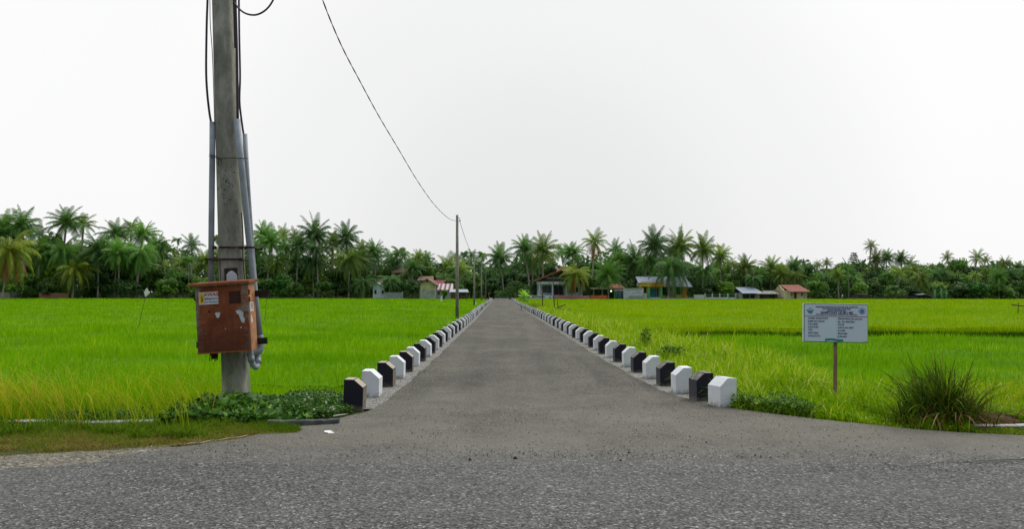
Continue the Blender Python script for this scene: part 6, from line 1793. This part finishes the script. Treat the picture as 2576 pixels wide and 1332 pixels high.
BL = [
 (60, 600, 90, 226, T2, 'light green broadleaf tree'), (135, 585, 70, 232, T3, 'dark leafy tree'), (125, 618, 60, 214, T4, 'yellow green broadleaf tree'), (215, 640, 90, 226, T1, 'rounded leafy tree'), (285, 650, 80, 224, T3, 'shaded leafy tree'),
 (345, 660, 80, 224, T1, 'rounded leafy tree'), (60, 690, 70, 209, T2, 'low light green tree'), (130, 700, 60, 209, T1, 'low leafy tree'), (245, 690, 60, 214, T3, 'low dark tree'), (400, 670, 60, 218, T1, 'leafy tree'), (445, 680, 50, 214, T2, 'small light green tree'),
 (420, 705, 50, 208, T2, 'low bright green tree'), (480, 690, 55, 216, T1, 'rounded leafy tree'), (510, 705, 60, 208, T4, 'yellow green low tree'), (560, 690, 50, 214, T1, 'leafy tree'), (320, 705, 60, 209, T3, 'low dark tree'), (8, 705, 50, 209, T2, 'low light green tree'),
 (670, 668, 70, 222, T3, 'dark leafy tree'), (650, 705, 60, 209, T1, 'low rounded tree'), (706, 692, 72, 209, (.8, 1.15, .9), 'dense domed green tree'), (760, 668, 66, 224, T3, 'dark leafy tree'), (792, 682, 54, 216, T4, 'yellowish leafy tree'), (740, 716, 40, 207, T1, 'low leafy tree'),
 (815, 712, 44, 207, T1, 'low rounded tree'), (845, 680, 60, 216, T3, 'shaded leafy tree'), (905, 670, 60, 222, T1, 'leafy tree'), (880, 712, 50, 210, T3, 'low dark tree'), (925, 694, 50, 214, T1, 'rounded leafy tree'), (960, 680, 44, 226, T2, 'light leafy tree'),
 (985, 700, 50, 203, T3, 'dark leafy tree'), (1018, 692, 44, 216, T1, 'rounded leafy tree'), (1037, 710, 40, 199, T3, 'dark low tree'), (1068, 656, 48, 214, (1.25, 1.3, .8), 'rounded olive green tree'), (1110, 690, 56, 214, T1, 'leafy tree'), (1150, 676, 54, 222, T_HAZE, 'hazy leafy tree'),
 (1140, 704, 50, 204, T1, 'low rounded tree'), (1118, 735, 14, 190, T2, 'small dark round shrub tree'), (1185, 690, 54, 208, T1, 'leafy tree'), (1225, 680, 46, 214, T_HAZE, 'hazy leafy tree'), (1280, 684, 46, 206, T3, 'dark leafy tree'), (1240, 706, 40, 208, T3, 'low dark tree'),
 (1293, 712, 36, 196, T1, 'low leafy tree'), (1325, 690, 50, 200, T3, 'dark leafy tree'), (1347, 720, 22, 188, T3, 'narrow dark tree'), (1385, 668, 50, 206, T3, 'dark leafy tree'), (1470, 660, 50, 206, T3, 'very dark leafy tree'), (1500, 660, 54, 198, (.7, 1.1, .95), 'dense deep green tree'), (1490, 700, 44, 192, T1, 'low leafy tree'),
 (1560, 640, 70, 204, T2, 'large fresh green tree'), (1585, 690, 60, 196, T3, 'dark leafy tree'), (1625, 650, 56, 206, T2, 'light green tree'), (1555, 706, 44, 192, T3, 'low dark tree'), (1720, 670, 70, 202, T3, 'dark leafy tree'), (1760, 700, 50, 194, T3, 'shaded leafy tree'), (1795, 716, 40, 187, T3, 'dark umbrella shaped tree'), (1770, 728, 44, 184, (.4, .45, .5), 'low very dark round tree'),
 (1815, 672, 46, 200, T2, 'fresh green leafy tree'), (1825, 716, 36, 186, T4, 'bright leafy tree'), (1840, 690, 50, 194, T2, 'light green tree'), (1890, 690, 50, 196, T3, 'dark leafy tree'), (1915, 690, 44, 202, T2, 'fresh green tree'), (1945, 700, 50, 198, T1, 'leafy tree'), (1975, 694, 50, 200, T3, 'dark leafy tree'), (2010, 686, 50, 202, T1, 'rounded leafy tree'),
 (2050, 688, 56, 200, T2, 'light green leafy tree'), (2045, 712, 34, 186, T2, 'low fresh green tree'), (2066, 714, 30, 185, T2, 'slim stemmed fresh green tree'), (2085, 700, 40, 192, T3, 'dark leafy tree'), (2070, 736, 40, 184, T3, 'low dark tree'), (2125, 663, 62, 204, (.95, 1.15, 1.0), 'large domed green tree'), (2105, 692, 44, 196, T2, 'light green tree'), (2150, 700, 50, 194, T1, 'rounded leafy tree'),
 (2180, 686, 50, 200, T3, 'leafy tree'), (2160, 716, 40, 186, T2, 'low fresh tree'), (2210, 704, 50, 194, T1, 'rounded leafy tree'), (2240, 690, 50, 200, T4, 'yellow green leafy tree'), (2275, 702, 50, 194, T1, 'leafy tree'), (2310, 676, 60, 204, T2, 'light green leafy tree'), (2335, 700, 50, 196, T3, 'dark leafy tree'), (2250, 722, 50, 186, T1, 'low leafy tree'), (2295, 724, 44, 186, T3, 'low dark tree'),
 (2360, 688, 50, 202, T1, 'leafy tree'), (2408, 652, 46, 206, T2, 'tall light green tree'), (2400, 690, 50, 198, T1, 'rounded leafy tree'), (2440, 676, 54, 204, T3, 'shaded leafy tree'), (2420, 716, 50, 188, T3, 'low dark tree'), (2465, 706, 50, 194, T1, 'rounded leafy tree'), (2480, 670, 54, 206, (.8, 1, 1), 'leafy tree'), (2462, 716, 40, 186, (.8, 1.2, 1.1), 'domed deep green tree'), (2515, 680, 50, 202, T3, 'shaded leafy tree'), (2550, 690, 50, 200, T1, 'rounded leafy tree'), (2520, 718, 60, 188, T2, 'low leafy tree'), (2565, 712, 40, 190, T1, 'low rounded tree')]
for p in BL: broad(*p)
broad(2148, 645, 36, 207, (.9, 1.0, 1.0), 'pointed sparse tree with layered branches', True, .62)
broad(1318, 733, 26, 121, T4, 'small bright shrub on the road bank', low=.05)

# banana plants
def banana_mesh(seed):
    r = random.Random(seed); bag = Bag()
    for i in range(8):
        az = i * 2.4 + r.uniform(-.3, .3); el = rad(r.uniform(50, 85)); L = r.uniform(.75, 1.05); ns = 9
        hd = Vector((math.cos(az), math.sin(az), 0)); side = Vector((-hd.y, hd.x, 0)); p = Vector((0, 0, 0)); vs = []
        for s in range(ns + 1):
            q = s / ns; e = el - 1.25 * q ** 1.7
            w_ = .13 * math.sin(math.pi * (.08 + .9 * q)) ** .6
            d = hd * math.cos(e) + Vector((0, 0, math.sin(e)))
            vs += [p - side * w_ + Vector((0, 0, .035)), p, p + side * w_ + Vector((0, 0, .035))]
            p = p + d * L / ns
        k = np.arange(ns) * 3
        bag.add(np.array(vs), None, np.concatenate([np.stack([k, k + 1, k + 4, k + 3], 1), np.stack([k + 1, k + 2, k + 5, k + 4], 1)]), np.full(len(vs), r.uniform(.2, .9)))
    return bag.build('banana_crown', LEAFB)
BM = [banana_mesh(s) for s in (1, 2)]
STM = MB().tube([(0, 0, -.05), (0, 0, .5), (0, 0, 1)], [.09, .07, .05], 8).mesh('banana_stem', M['green'], True)
for px, by_, hp, Y, lab in ((2352, 728, 22, 182, 'banana plant'), (2368, 726, 24, 183, 'tall banana plant'), (2380, 730, 18, 184, 'small banana plant'), (2160, 712, 16, 188, 'banana plant under the trees'), (1822, 722, 20, 186, 'banana plant')):
    c = W(px, by_, Y); e = empty('banana_plant', (c.x, Y, 0)); e['category'] = 'banana plant'
    t = link('stem', STM, e); t.scale = (c.z, c.z, c.z)
    o = link('leaves', R.choice(BM), e, (0, 0, c.z)); s = hp * Y / F; o.scale = (s, s, s); o.rotation_euler = (0, 0, R.uniform(0, 6)); o.color = (1, 1, 1, 1)
    labelled.append((e, lab, px))

# unique labels: what it looks like + landmark (+ order where two would read alike)
groups = {}
for e, d, px in labelled: groups.setdefault((d, place_words(px)), []).append((px, e))
for (d, pl), L_ in groups.items():
    L_.sort(key=lambda q: q[0])
    for i, (px, e) in enumerate(L_):
        s = f'{d} {pl}'
        if len(L_) == 2: s += (', left one of two', ', right one of two')[i]
        elif len(L_) > 2: s += f', {ordinal(i + 1)} from left'
        e['label'] = s
        e['group'] = {'palm tree': 'palms beyond the paddies', 'tree': 'leafy trees beyond the paddies', 'banana plant': 'banana plants beyond the paddies'}[e['category']]

# undergrowth and the far wood: one mass
def wood(name, n, x0, x1, y0, y1, ztop, size, lab, tint=.35):
    x = U(x0, x1, n); y = y0(x) + U(0, 1, n) * (y1)
    zt = ztop(x)
    z = zt * U(0, 1, n) ** .75
    d = NR.normal(0, 1, (n, 3)); d[:, 1] -= .4; d[:, 2] += .4; d /= np.linalg.norm(d, axis=1)[:, None]
    u = np.cross(d, NR.normal(0, 1, (n, 3))); u /= np.linalg.norm(u, axis=1)[:, None]; v = np.cross(d, u)
    sz = (size * U(.6, 1.4, n))[:, None]; P = np.stack([x, y, z], 1)
    V = np.stack([P - u * sz, P + v * sz * .6, P + u * sz, P - v * sz * .6], 1).reshape(-1, 3)
    q = np.arange(n) * 4
    tt = np.repeat(np.clip(tint + NR.normal(0, .13, n) + .12 * np.sin(x * .21) * np.sin(x * .07 + 2), 0, 1), 4)
    o = link(name, np_mesh(name, V, None, LEAFT, tt, np.stack([q, q + 1, q + 2, q + 3], 1)))
    o.color = (.9, 1, 1, 1)
    tag(o, lab, 'trees', kind='stuff')
fy = lambda x: np.where(x < -4, FAR_L, FAR_R)
wood('undergrowth', 36000, -175, 150, lambda x: fy(x) + 8 , 10, lambda x: 3.2 + .9 * np.sin(x * .3) + .7 * np.sin(x * .9 + 1), .26, 'dark undergrowth below the palms behind the houses')
wood('far_wood', 42000, -200, 175, lambda x: fy(x) + 34, 8, lambda x: np.interp(x, [-200, -110, -70, -40, -10, 20, 60, 120, 175], [15, 15, 12.5, 11, 9, 11, 8.5, 8, 8]) + 1.2 * np.sin(x * .35) + .8 * np.sin(x * .83), .55, 'dense dark wood closing the view behind the palms', .3)
wood('far_wood', 16000, -210, 190, lambda x: fy(x) + 52, 6, lambda x: np.interp(x, [-210, -110, -70, -40, -10, 20, 60, 120, 190], [13, 13, 10, 9, 8, 9, 7.5, 7, 7]) + 1.4 * np.sin(x * .27 + 1), .8, 'farthest wood behind everything', .3)
